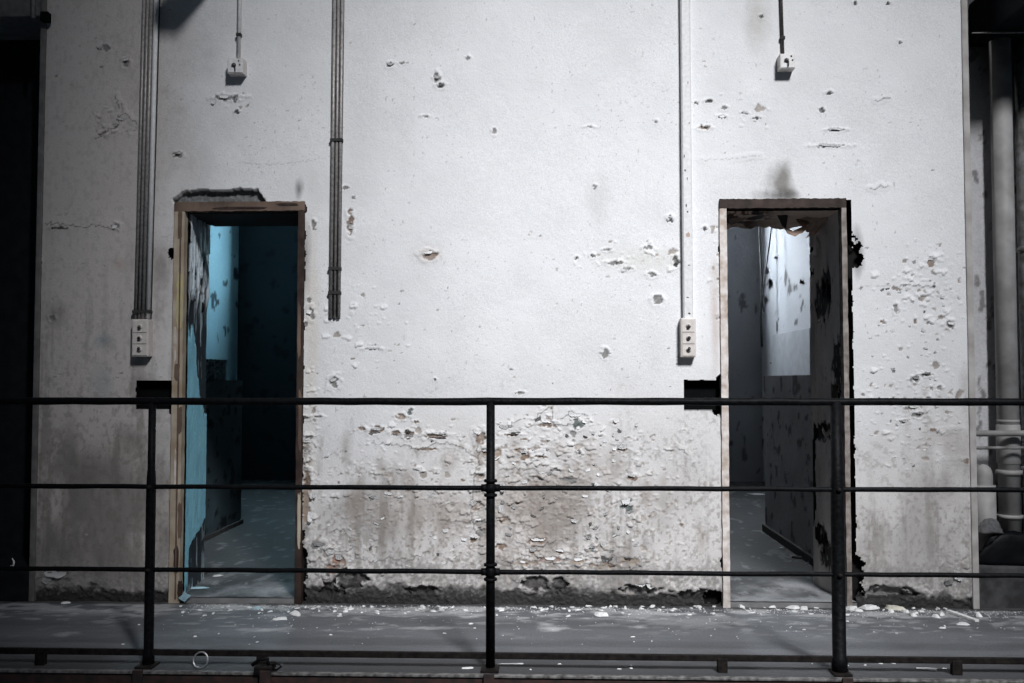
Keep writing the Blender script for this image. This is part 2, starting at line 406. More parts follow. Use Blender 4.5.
PEELS = [ # px, py, rx, ry, substrate
 (228, 98, 12, 3, 'c'), (126, 62, 4, 4, 'c'), (105, 48, 5, 3, 'c'), (178, 155, 5, 2.5, 'c'), (237, 112, 2.5, 2, 'd'),
 (390, 65, 3, 3, 'c'), (403, 63, 4, 1.2, 'c'), (437, 78, 3, 5, 'c'), (441, 85, 4, 3, 'c'), (425, 116, 4, 1.2, 'c'), (468, 58, 2, 2, 'c'), (494, 131, 2, 3, 'c'),
 (350, 223, 3, 11, 'b'), (428, 256, 8, 4.5, 'b'), (314, 225, 2, 4, 'c'), (345, 188, 3, 2, 'c'), (354, 198, 2, 1.5, 'c'), (311, 314, 3, 6, 'c'), (305, 325, 2.5, 3, 'c'), (309, 300, 2, 2, 'c'),
 (377, 431, 7.5, 3.6, 'b'), (396, 433, 4.5, 2, 'b'), (408, 434.5, 5, 3.8, 'b'), (437, 436, 11.5, 2.6, 'b'), (362, 429, 3, 2, 'b'), (401, 417, 4.5, 2.8, 'o'), (410, 412, 2.5, 3.5, 'g'), (416, 422, 3, 1.6, 'b'), (425, 449, 9, 1.6, 'b'),
 (373, 349, 8, 1, 'c'), (333, 382, 5, 6, 'c'), (435, 380, 1.6, 1.6, 'd'), (305, 418, 4, 2, 'c'), (318, 417, 5, 1.5, 'c'),
 (481, 437, 4.5, 7, 'b'), (485, 452, 4, 5, 'b'), (482, 476, 4, 3, 'o'), (476, 505, 7, 4, 'b'), (479, 522, 5, 4, 'c'), (481, 532, 4, 4, 'c'), (474, 540, 4, 3, 'b'), (503, 520, 5, 4, 'b'), (501, 547, 5, 3, 'b'),
 (547, 425, 8.5, 3, 'b'), (578, 424, 6, 4, 'g'), (573, 434, 3, 3, 'c'), (524, 455, 4, 4.5, 'b'), (519, 450, 4, 2, 'b'), (540, 457, 5.5, 1.4, 'b'), (579, 452, 2, 3.2, 'd'), (622, 450, 5, 2, 'b'), (614, 423, 2.5, 2.2, 'b'), (601, 436, 2.5, 1.5, 'c'), (632, 478, 4.5, 2.6, 'b'), (626, 506, 5, 7, 'g'), (498, 455, 3, 6, 'o'), (512, 435, 8, 1.3, 'b'), (535, 478, 6, 2, 'c'), (556, 470, 5, 2, 'c'), (570, 480, 6, 3, 'c'), (538, 541, 10, 3, 'b'), (533, 551, 5, 4, 'b'), (560, 552, 5, 2.5, 'b'), (592, 549, 4, 3, 'g'), (588, 537, 3, 2, 'c'),
 (306, 500, 4, 20, 'o'), (308, 480, 4, 8, 'b'), (305, 450, 3, 3, 'c'), (309, 437, 4, 2, 'c'),
 (340, 560, 6, 6, 'r'), (333, 568, 5, 4, 'r'), (318, 545, 8, 4, 'c'), (628, 562, 9, 4, 'o'), (605, 566, 14, 3, 'o'), (577, 561, 8, 3, 'o'), (551, 560, 12, 3, 'r'), (525, 563, 10, 3, 'o'),
 (705, 128, 6, 1.8, 'o'), (708, 101, 4, 1.4, 'd'), (696, 103, 2, 1.3, 'd'), (722, 117, 3.5, 1.6, 'd'), (724, 108, 3, 2, 'c'), (745, 113, 3, 1.1, 'd'), (757, 118, 3.5, 1.4, 'd'),
 (829, 93, 3, 2, 'd'), (822, 110, 3, 2.2, 'd'), (836, 130, 9, 1.3, 'd'), (831, 146, 14, 1.4, 'c'), (855, 3, 2, 2, 'd'), (889, 3, 2, 1.5, 'd'), (900, 42, 2, 2, 'd'), (761, 17, 2, 2, 'd'),
 (932, 262, 4, 5, 'b'), (934, 286, 1.5, 1.5, 'd'), (883, 322, 3, 2, 'b'), (915, 322, 1.5, 4, 'b'), (950, 325, 4, 4, 'c'), (896, 310, 2, 5, 'c'),
 (911, 408, 5, 2, 'c'), (918, 415, 5, 3, 'c'), (903, 422, 4, 2, 'c'), (915, 380, 4, 3, 'c'), (926, 375, 6, 2, 'c'), (940, 388, 3, 3, 'c'), (933, 430, 3, 1.5, 'b'), (966, 461, 3, 3, 'b'),
 (58, 228, 8, 1.6, 'd'), (115, 227, 4, 3, 'c'), (52, 319, 3, 3, 'c'), (40, 262, 2, 4, 'd'),
 (608, 250, 4, 1.3, 'c'), (648, 248, 4, 2, 'c'), (616, 263, 8, 2, 'c'), (670, 219, 3, 3, 'd'), (676, 261, 3, 5, 'd'), (595, 187, 2, 2, 'c'), (593, 256, 2, 2, 'd'), (577, 258, 2, 1.5, 'd'), (628, 269, 5, 1.5, 'c'), (652, 275, 4, 2.5, 'c'), (657, 300, 5, 5, 'c'), (705, 228, 2, 2, 'd'), (656, 122, 1.5, 2, 'd'), (590, 127, 5, 1, 'c'), (605, 353, 3, 4, 'c'), (520, 393, 4, 1.5, 'c'),
 (55, 578, 14, 7, 'c'),
]
for p in PEELS: peel(*p)
# bubbles and pits scattered through the flaking zones
def pits(n, x0, x1, y0, y1, rmin, rmax, subs='bccg', lift=0.0028):
    for _ in range(n):
        r = R.uniform(rmin, rmax)
        peel(R.uniform(x0, x1), R.uniform(y0, y1), r * R.uniform(0.8, 2.2), r * R.uniform(0.5, 1.1), R.choice(subs), lift, 0.002)
pits(40, 495, 605, 418, 560, 0.7, 1.6, 'ppb')
pits(30, 600, 700, 430, 580, 0.6, 1.3, 'ppb')
pits(40, 308, 475, 440, 575, 0.6, 1.4, 'ppb')
pits(30, 330, 480, 285, 400, 0.5, 0.9, 'ppc', 0.0015)
pits(36, 500, 700, 230, 400, 0.5, 0.9, 'ppc', 0.0015)
pits(30, 860, 965, 230, 470, 0.6, 1.3, 'ppc', 0.002)
pits(14, 700, 960, 60, 200, 0.5, 1.0, 'ppd', 0.0015)
pits(20, 50, 165, 60, 560, 0.6, 1.3, 'ppc', 0.0015)
pits(12, 240, 480, 20, 280, 0.4, 0.9, 'pp', 0.0015)
# flaking zones: angular scales of paint, some lifted along their lower edge, some gone
zone = np.zeros_like(X)
for px, py, rx, ry_, a in ((550, 470, 70, 60, 0.85), (420, 438, 65, 18, 0.55), (400, 505, 95, 60, 0.40), (560, 556, 110, 18, 1.0), (650, 500, 50, 70, 0.35), (482, 490, 16, 65, 1.0), (913, 400, 45, 60, 0.5), (922, 290, 42, 55, 0.40),
                           (311, 455, 10, 80, 0.9), (332, 560, 32, 20, 0.8), (640, 258, 60, 20, 0.25), (360, 320, 50, 40, 0.15), (735, 115, 40, 22, 0.2), (235, 100, 22, 12, 0.4), (115, 120, 28, 18, 0.4), (720, 270, 10, 60, 0.3), (960, 570, 24, 18, 0.8)):
    cx, cz = pk(px, py)
    q = np.clip(1.25 - np.sqrt(((X - cx) / (rx * PXM)) ** 2 + ((Z - cz) / (ry_ * PXM)) ** 2), 0, 1) * a
    zone = np.maximum(zone, q)
zone *= 0.45 + 1.1 * sst(0.35, 0.65, fbm(X * 7, Z * 7, 36, 3))
wx_ = X + 0.010 * (fbm(X * 60, Z * 60, 37, 2) - 0.5); wz_ = Z + 0.010 * (fbm(X * 60, Z * 60, 38, 2) - 0.5)
for sc, k1, k2, lf in ((34.0, 0.035, 0.20, 0.0085), (75.0, 0.06, 0.30, 0.0045)):
    rid, sx, sz = voro(wx_, wz_, sc, int(sc))
    gone = (rid < zone * k1)
    lifted = (rid > 1 - zone * k2) & ~gone
    C = np.where(gone[..., None], np.array((0.40, 0.365, 0.335)) * (0.6 + 0.6 * n_fine)[..., None], C)
    H -= 0.003 * gone
    H += np.where(lifted, lf * np.clip((sz - Z) * sc * 0.9 + 0.55, 0, 1) ** 1.3, 0)
for a in (
 [(95, 138), (108, 131), (117, 127), (118, 116), (128, 115), (132, 121), (137, 124)],
 [(45, 223), (68, 225), (90, 226), (112, 228), (119, 232)],
 [(116, 95), (119, 108), (122, 104), (123, 110)],
 [(497, 424), (502, 429), (512, 422), (521, 419)], [(533, 420), (541, 413), (549, 407), (552, 409), (551, 421)],
 [(560, 418), (572, 411), (576, 414), (588, 416)], [(545, 421), (562, 424), (580, 425)],
 [(372, 443), (385, 444), (402, 446), (416, 449), (428, 447), (436, 442), (452, 444), (466, 449), (476, 457)],
 [(473, 430), (478, 445), (479, 462), (474, 480), (470, 505), (473, 522), (480, 540)],
 [(303, 470), (308, 474), (311, 484)], [(312, 543), (322, 547), (335, 551), (345, 551), (356, 547)],
 [(355, 556), (372, 562), (392, 558), (410, 560), (430, 552)], [(330, 530), (345, 531), (350, 538)],
 [(497, 556), (508, 562), (520, 558), (538, 562), (552, 556), (572, 560), (580, 552), (600, 562), (612, 554), (620, 562), (640, 556), (650, 562)],
 [(626, 470), (634, 478), (631, 484)], [(560, 478), (571, 479), (580, 474)], [(363, 493), (374, 499), (362, 497)],
 [(900, 286), (920, 286), (934, 286)], 
 [(875, 100), (890, 98)], [(870, 188), (888, 186)], [(676, 447), (688, 455)],
 [(515, 540), (530, 548), (545, 545), (556, 540)], [(500, 470), (520, 468), (540, 472)], [(440, 520), (470, 522), (482, 521)]):
    crack(a)
for a in ([(700, 160), (720, 159), (760, 156)], [(660, 91), (668, 90)], [(240, 162), (262, 165), (290, 163), (325, 158)], [(860, 286), (890, 286)], [(922, 432), (962, 430)], [(940, 460), (966, 461)]):
    crack(a, 0.4, 0.0006, 'c', 0.3, 1.0)
# foot of the wall: lost plaster, blackened rough concrete with a ragged upper edge
edgeh = 0.088 + 0.09 * (fbm(X * 3.2, X * 0 + 3.3, 51, 4) - 0.45) + 0.04 * (fbm(X * 22, X * 0 + 1.2, 52, 3) - 0.5)
bump1 = np.exp(-((X - wx(885)) / 0.12) ** 2) * 0.015
base = sst(0.022, -0.012, Z - edgeh + 0.03 - bump1 + 0.05 * (fbm(X * 25, Z * 25, 53, 4) - 0.5))
rubble = 0.5 * fbm(X * 50, Z * 50, 54, 3) + 0.5 * fbm(X * 120, Z * 120, 58, 2)
C = mixc(C, (0.075, 0.072, 0.07), base)
C = mixc(C, (0.24, 0.235, 0.23), base * sst(0.5, 0.72, rubble) * 0.6)
C = mixc(C, (0.022, 0.021, 0.021), base * 0.9 * sst(0.075, 0.03, Z + 0.05 * (rubble - 0.5)))
H += base * (-0.012 + 0.020 * (rubble - 0.5))
rough2 = sst(0.28, 0.16, Z + 0.1 * (n_mid - 0.5)) * (1 - base)       # sandy rendered band just above
C = mixc(C, (0.26, 0.25, 0.24), 0.8 * rough2 * sst(0.42, 0.6, fbm(X * 80, Z * 80, 55, 3)))
C = mixc(C, (0.035, 0.033, 0.032), base * sst(0.55, 0.42, fbm(X * 9, Z * 14, 56, 4)) * 0.85)
H += rough2 * 0.006 * (fbm(X * 50, Z * 50, 57, 3) - 0.5)
for p in ((535, 583, 14, 7), (560, 585, 9, 8), (350, 580, 16, 9), (330, 590, 12, 8), (700, 596, 20, 6), (885, 594, 26, 8), (640, 590, 20, 5), (420, 590, 14, 4)):
    peel(*p, 'd', 0.008, 0.014, 0.6)
peel(885, 591, 20, 5, 'c', 0.004, 0.004, 0.4)

# broken-out concrete above the left doorway
poly = [(173, 203), (173, 198), (183, 191.5), (208, 189.5), (222, 191), (240, 188.6), (258, 189.5), (266, 203)]
PP = [pk(*p) for p in poly]
def inpoly(x, z, P):
    ins = np.zeros(x.shape, bool)
    for (ax, az), (bx, bz) in zip(P, P[1:] + P[:1]):
        c = (az > z) != (bz > z)
        ins ^= c & (x < (bx - ax) * (z - az) / (bz - az + 1e-12) + ax)
    return ins
bx0, bx1 = PP[0][0] - 0.05, PP[-1][0] + 0.05
jx = X + 0.012 * (fbm(X * 40, Z * 40, 61, 3) - 0.5); jz = Z + 0.014 * (fbm(X * 40, Z * 40, 62, 3) - 0.5)
br = inpoly(jx, jz, PP)
H[br] = -0.036 + 0.012 * (rubble[br] - 0.5)
C[br] = np.array((0.16, 0.165, 0.168)) * (0.4 + 1.1 * rubble[br])[:, None]

# openings in the skin
fx = (X[:-1, :-1] + X[1:, 1:]) / 2; fz = (Z[:-1, :-1] + Z[1:, 1:]) / 2
jag = 0.014 * (fbm(fx * 30, fz * 30, 71, 3) - 0.5); jag2 = 0.014 * (fbm(fx * 30, fz * 30, 72, 3) - 0.5)
keep = np.ones(fx.shape, bool)
def cut(x0, x1, z0, z1, j=1.0):
    keep[(fx + jag * j > x0) & (fx + jag * j < x1) & (fz + jag2 * j > z0) & (fz + jag2 * j < z1)] = False
def cutE(px, py, rx, ry):
    cx, cz = pk(px, py); rx *= PXM; ry *= PXM
    v = 1 - np.sqrt(((fx - cx) / rx) ** 2 + ((fz - cz) / ry) ** 2) + 1.3 * (fbm(fx * 45, fz * 45, 73, 3) - 0.5)
    keep[v > 0] = False
cut(L0 + 0.002, L1 - 0.002, -1, LT - 0.004); cut(R0 + 0.003, R1, -1, RTOP - 0.004)
cut(LP[0], LP[1], LP[2], LP[3], 0.5); cut(RP[0], RP[1], RP[2], RP[3], 0.5)
for e in ((855, 255, 7, 15), (856, 575, 8, 20), (724, 562, 3.5, 7), (303, 268, 2.6, 24), (303, 235, 2.5, 12), (171, 254, 3.5, 6), (720, 381, 5, 6), (718, 412, 7, 4), (177, 381, 5, 5), (175, 412, 7, 4), (721, 250, 3, 8), (302, 570, 5, 30), (718, 598, 12, 8), (304, 210, 3, 5)):
    cutE(*e)

Pw = np.stack([X, -H, Z], -1)
skin = grid_mesh('wall_back', Pw, C, 'wall', keep)
struct(skin, 'tall white prison wall with flaking paint and two open doorways', 'wall')
wall = skin

# masonry core behind the painted skin (piers and lintels)
xl_t = onY(205, 400, T).x; xr_t = onY(812, 400, T).x       # splayed reveals that can be seen
lj = wx(183); rj = wx(843.5)
yc = 0.055
bm = nb()
prism(bm, [(XL + 0.004, yc), (L0 + 0.03, yc), (lj - 0.008, 0.057), (xl_t, T), (XL + 0.004, T)], 0, ZT)
prism(bm, [(L1 - 0.03, yc), (R0 + 0.03, yc), (wx(727), 0.057), (wx(728), T), (wx(296.5), T), (wx(297.5), 0.057)], 0, ZT)
prism(bm, [(R1 - 0.02, yc), (XR - 0.004, yc), (XR - 0.004, T), (xr_t, T), (rj + 0.008, 0.057)], 0, ZT)
ZHL, ZHR = wz(211.5, 240), wz(208.5, 788)
box(bm, L0, L1, yc + 0.002, T - 0.002, ZHL, ZT - 0.002)
box(bm, R0, R1, yc + 0.002, T - 0.002, ZHR, ZT - 0.002)
core = obj('masonry_core', bm, 'core', wall)
# corner strips at both ends of the wall
for k, (xa, xb, ya) in enumerate(((XL - 0.022, XL + 0.006, -0.012), (XR - 0.012, XR + 0.02, -0.008))):
    bm = nb(); box(bm, xa, xb, ya, T, 0.0, ZT, 0.006)
    o = obj('trim_%d' % (k + 1), bm, 'lintel' if k == 0 else 'trimr'); struct(o)
# pocket liners, near-black in place of the shade of a deep hole
for q, nm in ((LP, 0), (RP, 1)):
    bm = nb()
    x0, x1, z0, z1 = q
    v = [bm.verts.new(p) for p in ((x0, -0.001, z0), (x1, -0.001, z0), (x1, -0.001, z1), (x0, -0.001, z1), (x0, 0.052, z0), (x1, 0.052, z0), (x1, 0.052, z1), (x0, 0.052, z1))]
    for f in ((4, 5, 6, 7), (0, 4, 7, 3), (1, 2, 6, 5), (0, 1, 5, 4), (3, 7, 6, 2)): bm.faces.new([v[i] for i in f])
    o = obj('lock_pocket', bm, 'void', wall); o['label'] = 'shallow lock pocket cut beside the doorway, coloured black for its shade'

# curled flakes standing off the wall
def flake_mesh(w, h, curl, seed, jagg=0.25, nu=5, nv=4, roll=1.5):
    r = random.Random(seed); bm = nb()
    rows = []
    for j in range(nv + 1):
        t = j / nv
        wd = w * (1 - 0.45 * t ** 2 + r.uniform(-jagg, jagg) * 0.4)
        ang = curl * t
        zz = -h * (math.sin(ang) / curl if curl > 1e-3 else t)
        yy = -h * (1 - math.cos(ang)) / curl if curl > 1e-3 else 0
        row = []
        for i in range(nu + 1):
            s = i / nu - 0.5
            dz = r.uniform(-jagg, jagg) * h * 0.35 * (1 if j == nv else 0.1)
            row.append(bm.verts.new((s * wd, yy - abs(s) * 0.002 * roll, zz + dz)))
        rows.append(row)
    for j in range(nv):
        for i in range(nu):
            bm.faces.new((rows[j][i], rows[j][i + 1], rows[j + 1][i + 1], rows[j + 1][i]))
    return bm
_fl = []
for s in range(10):
    bm = flake_mesh(1.0, 1.0, 0.7 + 0.13 * s, s)
    bmesh.ops.solidify(bm, geom=bm.faces[:], thickness=0.04)
    me = bpy.data.meshes.new('paint_flake'); bm.to_mesh(me); bm.free(); me.materials.append(M['flake']); _fl.append(me)
def flake(px, py, w, h, rot=0.0, s=None, y=-0.001):
    me = _fl[(s if s is not None else R.randrange(10))]
    o = bpy.data.objects.new('paint_flake', me); COL.objects.link(o); o.parent = wall
    p = onY(px, py)
    o.location = (p.x, y, p.z); o.scale = (w * PXM, h * PXM * 0.5, h * PXM); o.rotation_euler = (0, rot, 0)
    return o
PI = math.pi
FL = [ # px, py of the fixed edge, width, height, rotation (0: hangs down, pi: stands up)
 (224, 95, 10, 5, 0.1), (234, 97, 6, 6, -0.6), (216, 98, 5, 8, 0.5), (376, 435, 14, 5, PI), (409, 438, 9, 5, PI), (437, 439, 20, 4, PI), (396, 436, 8, 3, PI),
 (437, 432, 20, 3, 0.05), (408, 429, 8, 4, 0.4), (377, 427, 12, 4, 0.0), (351, 229, 5, 9, PI), (428, 251, 9, 4, 0), (831, 143.5, 22, 3.5, 0.05), (836, 128, 14, 3, 0.1),
 (547, 419, 12, 5, 0.1), (537, 417, 8, 6, -0.5), (575, 413, 13, 5, 0.0), (586, 419, 7, 5, 0.5), (504, 425, 10, 4, 0.2), (515, 432, 11, 3.5, 0), (622, 444, 10, 5.5, 0), (616, 419, 6, 4, -0.3), (632, 473, 8, 6, 0.3),
 (626, 497, 9, 10, 0.1), (630, 513, 9, 6, PI - 0.3), (540, 454, 9, 3, 0), (524, 450, 8, 4, 0), (601, 433, 6, 3, 0.1), (478, 430, 8, 6, 0.2), (484, 446, 7, 6, -0.3), (474, 500, 8, 6, 0.6), (478, 516, 8, 6, 0), (474, 534, 8, 6, 0.2),
 (502, 483, 6, 12, -0.1), (501, 505, 5, 8, 0.1), (538, 538, 14, 4, 0), (560, 549, 9, 4, 0.2), (591, 545, 8, 4, 0), (533, 547, 8, 5, 0.2), (550, 556, 12, 4, 0.1), (578, 556, 10, 5, -0.2), (607, 556, 12, 6, 0.1), (640, 581, 12, 6, 0.3), (650, 583, 8, 6, -0.3), (628, 556, 9, 5, 0),
 (340, 553, 9, 7, 0.2), (330, 550, 10, 6, -0.3), (318, 542, 10, 5, 0.1), (312, 490, 8, 12, -0.2), (311, 512, 6, 14, 0.1), (308, 440, 10, 4, 0), (308, 452, 10, 3, 0.1), (316, 422, 8, 3, 0), (333, 378, 7, 4, 0), (310, 310, 5, 7, 0.4), (373, 348, 11, 2.5, 0),
 (389, 492, 10, 4, 0.1), (373, 494, 8, 5, 0.4), (400, 495, 7, 4, 0), (932, 260, 8, 5, PI), (951, 322, 6, 4, 0), (913, 405, 8, 3, 0), (919, 411, 7, 3.5, 0.3), (905, 420, 6, 3, 0), (926, 372, 9, 3, 0), (916, 377, 6, 3, 0),
 (126, 58, 5, 4, 0), (100, 47, 7, 3, 0.5), (178, 152, 6, 4, 0), (121, 118, 9, 4, 0.2), (116, 123, 6, 5, -0.3), (102, 132, 10, 3, -0.4), (115, 225, 5, 5, 0.2), (960, 572, 12, 9, 0.4), (948, 580, 10, 7, -0.3), (55, 571, 24, 9, 0.1), (48, 576, 10, 8, 0.5),
 (437, 76, 5, 4, 0.2), (441, 83, 6, 3, 0), (390, 63, 5, 3, 0), (705, 125, 8, 3, 0.2), (722, 115, 6, 3, 0), (745, 111, 6, 2.5, 0)]
for a in FL: flake(*a)
for _ in range(70):
    flake(R.uniform(495, 640), R.uniform(418, 565), R.uniform(2.5, 7), R.uniform(1.8, 4.5), R.uniform(-0.7, 0.7))
for _ in range(45):
    flake(R.uniform(312, 480), R.uniform(430, 575), R.uniform(2.5, 6), R.uniform(1.5, 4), R.uniform(-0.7, 0.7))
for _ in range(40):
    flake(R.uniform(866, 962), R.uniform(250, 470), R.uniform(2, 5), R.uniform(1.2, 3), R.uniform(-0.7, 0.7))

# ================================================================== WALKWAY FLOOR
YE = -1.11
fu = np.linspace(-3.4, 3.4, 560); fv = np.concatenate([np.linspace(YE, 0.07, 120), np.linspace(0.1, 0.35, 5)])
FX, FY = np.meshgrid(fu, fv)
fc = np.zeros(FX.shape + (3,)) + np.array((0.130, 0.136, 0.146))
fn = fbm(FX * 3, FY * 7, 81, 5); fn2 = fbm(FX * 14, FY * 30, 82, 4)
fc *= (0.72 + 0.5 * fn)[..., None]
fc = mixc(fc, (0.42, 0.425, 0.43), 0.8 * sst(0.60, 0.72, fn2) * sst(-0.75, -0.05, FY + 0.5 * (fn - 0.5)))
fc = mixc(fc, (0.45, 0.45, 0.455), 0.75 * sst(0.46, 0.62, fbm(FX * 9, FY * 20, 83, 5)) * sst(-0.34, -0.08, FY))
fc = mixc(fc, (0.04, 0.04, 0.042), 0.8 * sst(-0.72, -0.98, FY + 0.15 * (fn2 - 0.5)))
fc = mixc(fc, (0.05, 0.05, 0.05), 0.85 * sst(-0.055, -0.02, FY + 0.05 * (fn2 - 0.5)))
def fpatch(px, py, wpx, hm, amt, col=(0.5, 0.5, 0.505)):
    global fc
    p = onZ(px, py); d = np.sqrt(((FX - p.x) / (wpx / 210.0)) ** 2 + ((FY - p.y) / hm) ** 2)
    fc = mixc(fc, col, amt * np.clip(1.2 - d + 1.6 * (fbm(FX * 20, FY * 30, 84, 4) - 0.5), 0, 1))
for a in ((550, 628, 14, 0.07, 0.9), (225, 606, 40, 0.06, 0.7), (430, 628, 30, 0.03, 0.6), (270, 630, 30, 0.03, 0.5), (65, 634, 10, 0.04, 0.6), (640, 627, 10, 0.04, 0.7), (380, 612, 60, 0.05, 0.5), (480, 608, 40, 0.04, 0.6), (690, 622, 60, 0.10, 0.3), (737, 612, 14, 0.05, 0.6)):
    fpatch(*a)
fz_ = 0.004 * (fn2 - 0.5) + 0.0
floor = grid_mesh('floor', np.stack([FX, FY, np.minimum(fz_, 0.002)], -1), fc, 'floor')
struct(floor, 'dusty grey concrete gallery walkway strewn with paint chips', 'floor')
bm = nb(); box(bm, -3.4, 3.4, YE + 0.01, 0.35, -0.14, -0.012)
obj('floor_slab', bm, 'concrete', floor)

# edge: worn steel angle, rusty fascia beam
bm = nb(); box(bm, -3.4, 3.4, YE - 0.012, YE + 0.010, -0.004, 0.006, 0.002)
struct(obj('trim_3', bm, 'edge'))
bm = nb(); box(bm, -3.4, 3.4, YE - 0.004, YE + 0.006, -0.30, -0.0045); box(bm, -3.4, 3.4, YE - 0.07, YE - 0.004, -0.30, -0.28)
struct(obj('trim_4', bm, 'rust'))

# ================================================================== DOOR FRAMES
def frame(n, x0, xi0, xi1, x1, zi, zt, mats, label):
    e = empty('door_%d' % n, ((x0 + x1) / 2, 0, 0)); struct(e, label, 'door frame')
    def jamb(a, b, m, nm='jamb', z0=0.0, z1=zi):
        # board with a worn, wavy face
        bm = nb(); box(bm, a, b, -0.013, 0.03, z0, z1)
        long_ = [ed for ed in bm.edges if abs(ed.verts[0].co.z - ed.verts[1].co.z) > 0.3] if nm == 'jamb' else [ed for ed in bm.edges if abs(ed.verts[0].co.x - ed.verts[1].co.x) > 0.3]
        bmesh.ops.subdivide_edges(bm, edges=long_, cuts=46, use_grid_fill=True)
        r = random.Random(n * 7 + len(bm.verts))
        for v in bm.verts:
            v.co.x += r.uniform(-0.0014, 0.0014); v.co.y += r.uniform(-0.0006, 0.0006)
            if nm == 'header': v.co.z += r.uniform(-0.002, 0.002)
        return obj(nm, bm, m, e)
    jamb(x0, xi0, mats[0]); jamb(xi1, x1, mats[1])
    jamb(x0, x1, mats[2], 'header', zi + 0.001, zt)
    return e
d1 = frame(1, L0, wx(183), wx(297), L1 - 0.003, ZHL, LT, ('cream', 'framed', 'tan'), 'tan doorway frame with broken concrete above it around the dark blue cell')
d2 = frame(2, R0, wx(728), wx(843.5), wx(848.5), ZHR, RTOP, ('framew', 'framej', 'framed'), 'brown and white doorway frame around the pale cell with hanging ceiling paint')
# inner stop of the left frame: darker thin slat inside the cream jamb
bm = nb(); box(bm, wx(178.5), wx(180), -0.016, -0.011, 0.02, ZHL - 0.02); obj('stop_bead', bm, 'tan', d1)
for k, (px, py, w, h, m) in enumerate(((179.5, 300, 7, 60, 'yellow'), (180, 225, 5, 34, 'tan'), (175, 345, 3, 40, 'framew'), (177, 372, 6, 18, 'tan'), (180, 420, 5, 30, 'tan'), (176, 470, 4, 50, 'framew'), (180, 520, 5, 40, 'tan'), (176, 560, 6, 30, 'framed'), (180, 590, 6, 20, 'framed'),
                                     (299, 330, 4, 60, 'tan'), (300, 420, 4, 70, 'tan'), (299, 520, 4, 60, 'cream'), (288, 204.5, 26, 3, 'framed'), (240, 208, 60, 3, 'framed'))):
    p = onY(px, py, -0.0145); r = random.Random(400 + k); bm = nb(); n = 26; sq = lambda v: math.copysign(abs(v) ** 0.45, v)
    ring = [bm.verts.new((p.x + w * PXM / 2 * sq(math.cos(2 * PI * (i + 0.5) / n)) * r.uniform(0.7, 1.0), -0.0138, p.z + h * PXM / 2 * sq(math.sin(2 * PI * (i + 0.5) / n)) * r.uniform(0.75, 1.0))) for i in range(n)]
    f = bm.faces.new(ring); q = bmesh.ops.extrude_face_region(bm, geom=[f]); bmesh.ops.translate(bm, vec=(0, -0.0012, 0), verts=[g for g in q['geom'] if isinstance(g, bmesh.types.BMVert)])
    obj('paint_patch', bm, m, d1)

# ================================================================== REVEALS (visible thickness of the wall)
def reveal(name, xa, xb, ya, yb, z0, z1, colf, nu=60, nvv=420, bumpamp=0.006):
    t = np.linspace(0, 1, nu); z = np.linspace(z0, z1, nvv); U, ZZ = np.meshgrid(t, z)
    c, h = colf(U, ZZ)
    nrm = np.array((yb - ya, -(xb - xa), 0.0)); nrm /= np.linalg.norm(nrm)
    if (xa > 0.5): nrm = -nrm
    P = np.stack([xa + (xb - xa) * U, ya + (yb - ya) * U, ZZ], -1) + nrm * h[..., None]
    o = grid_mesh(name, P, c, 'reveal'); struct(o); return o
def zy(py, d=4.9): return CH + (380 - py) / F * d
def rev_left(U, Zz):
    n = fbm(U * 7, Zz * 9, 91, 4); n2 = fbm(U * 22, Zz * 7, 92, 4); n3 = fbm(U * 30, Zz * 30, 93, 3)
    c = np.zeros(U.shape + (3,)) + np.array((0.36, 0.80, 1.0)); c *= (0.78 + 0.4 * n)[..., None]
    # ragged edge between blue coat (towards the front) and blackened render
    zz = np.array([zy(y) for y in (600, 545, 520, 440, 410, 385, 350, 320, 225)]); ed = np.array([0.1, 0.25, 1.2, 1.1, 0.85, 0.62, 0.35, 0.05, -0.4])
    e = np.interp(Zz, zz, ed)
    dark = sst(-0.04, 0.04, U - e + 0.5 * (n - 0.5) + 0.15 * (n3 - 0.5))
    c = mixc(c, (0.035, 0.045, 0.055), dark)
    top = sst(zy(320), zy(285), Zz)
    strk = sst(0.51, 0.58, n2) * top * dark
    c = mixc(c, (0.80, 0.90, 0.97), 0.95 * strk)  # pale flake streaks, painted brighter as glints on the glossy coat
    c = mixc(c, (0.5, 0.65, 0.72), 0.8 * sst(0.66, 0.72, n2) * dark * (1 - top))
    h = 0.010 * (n2 - 0.5) * dark + 0.002 * (n - 0.5) + 0.012 * strk + 0.006 * (1 - dark) + 0.003 * n3
    return c, h
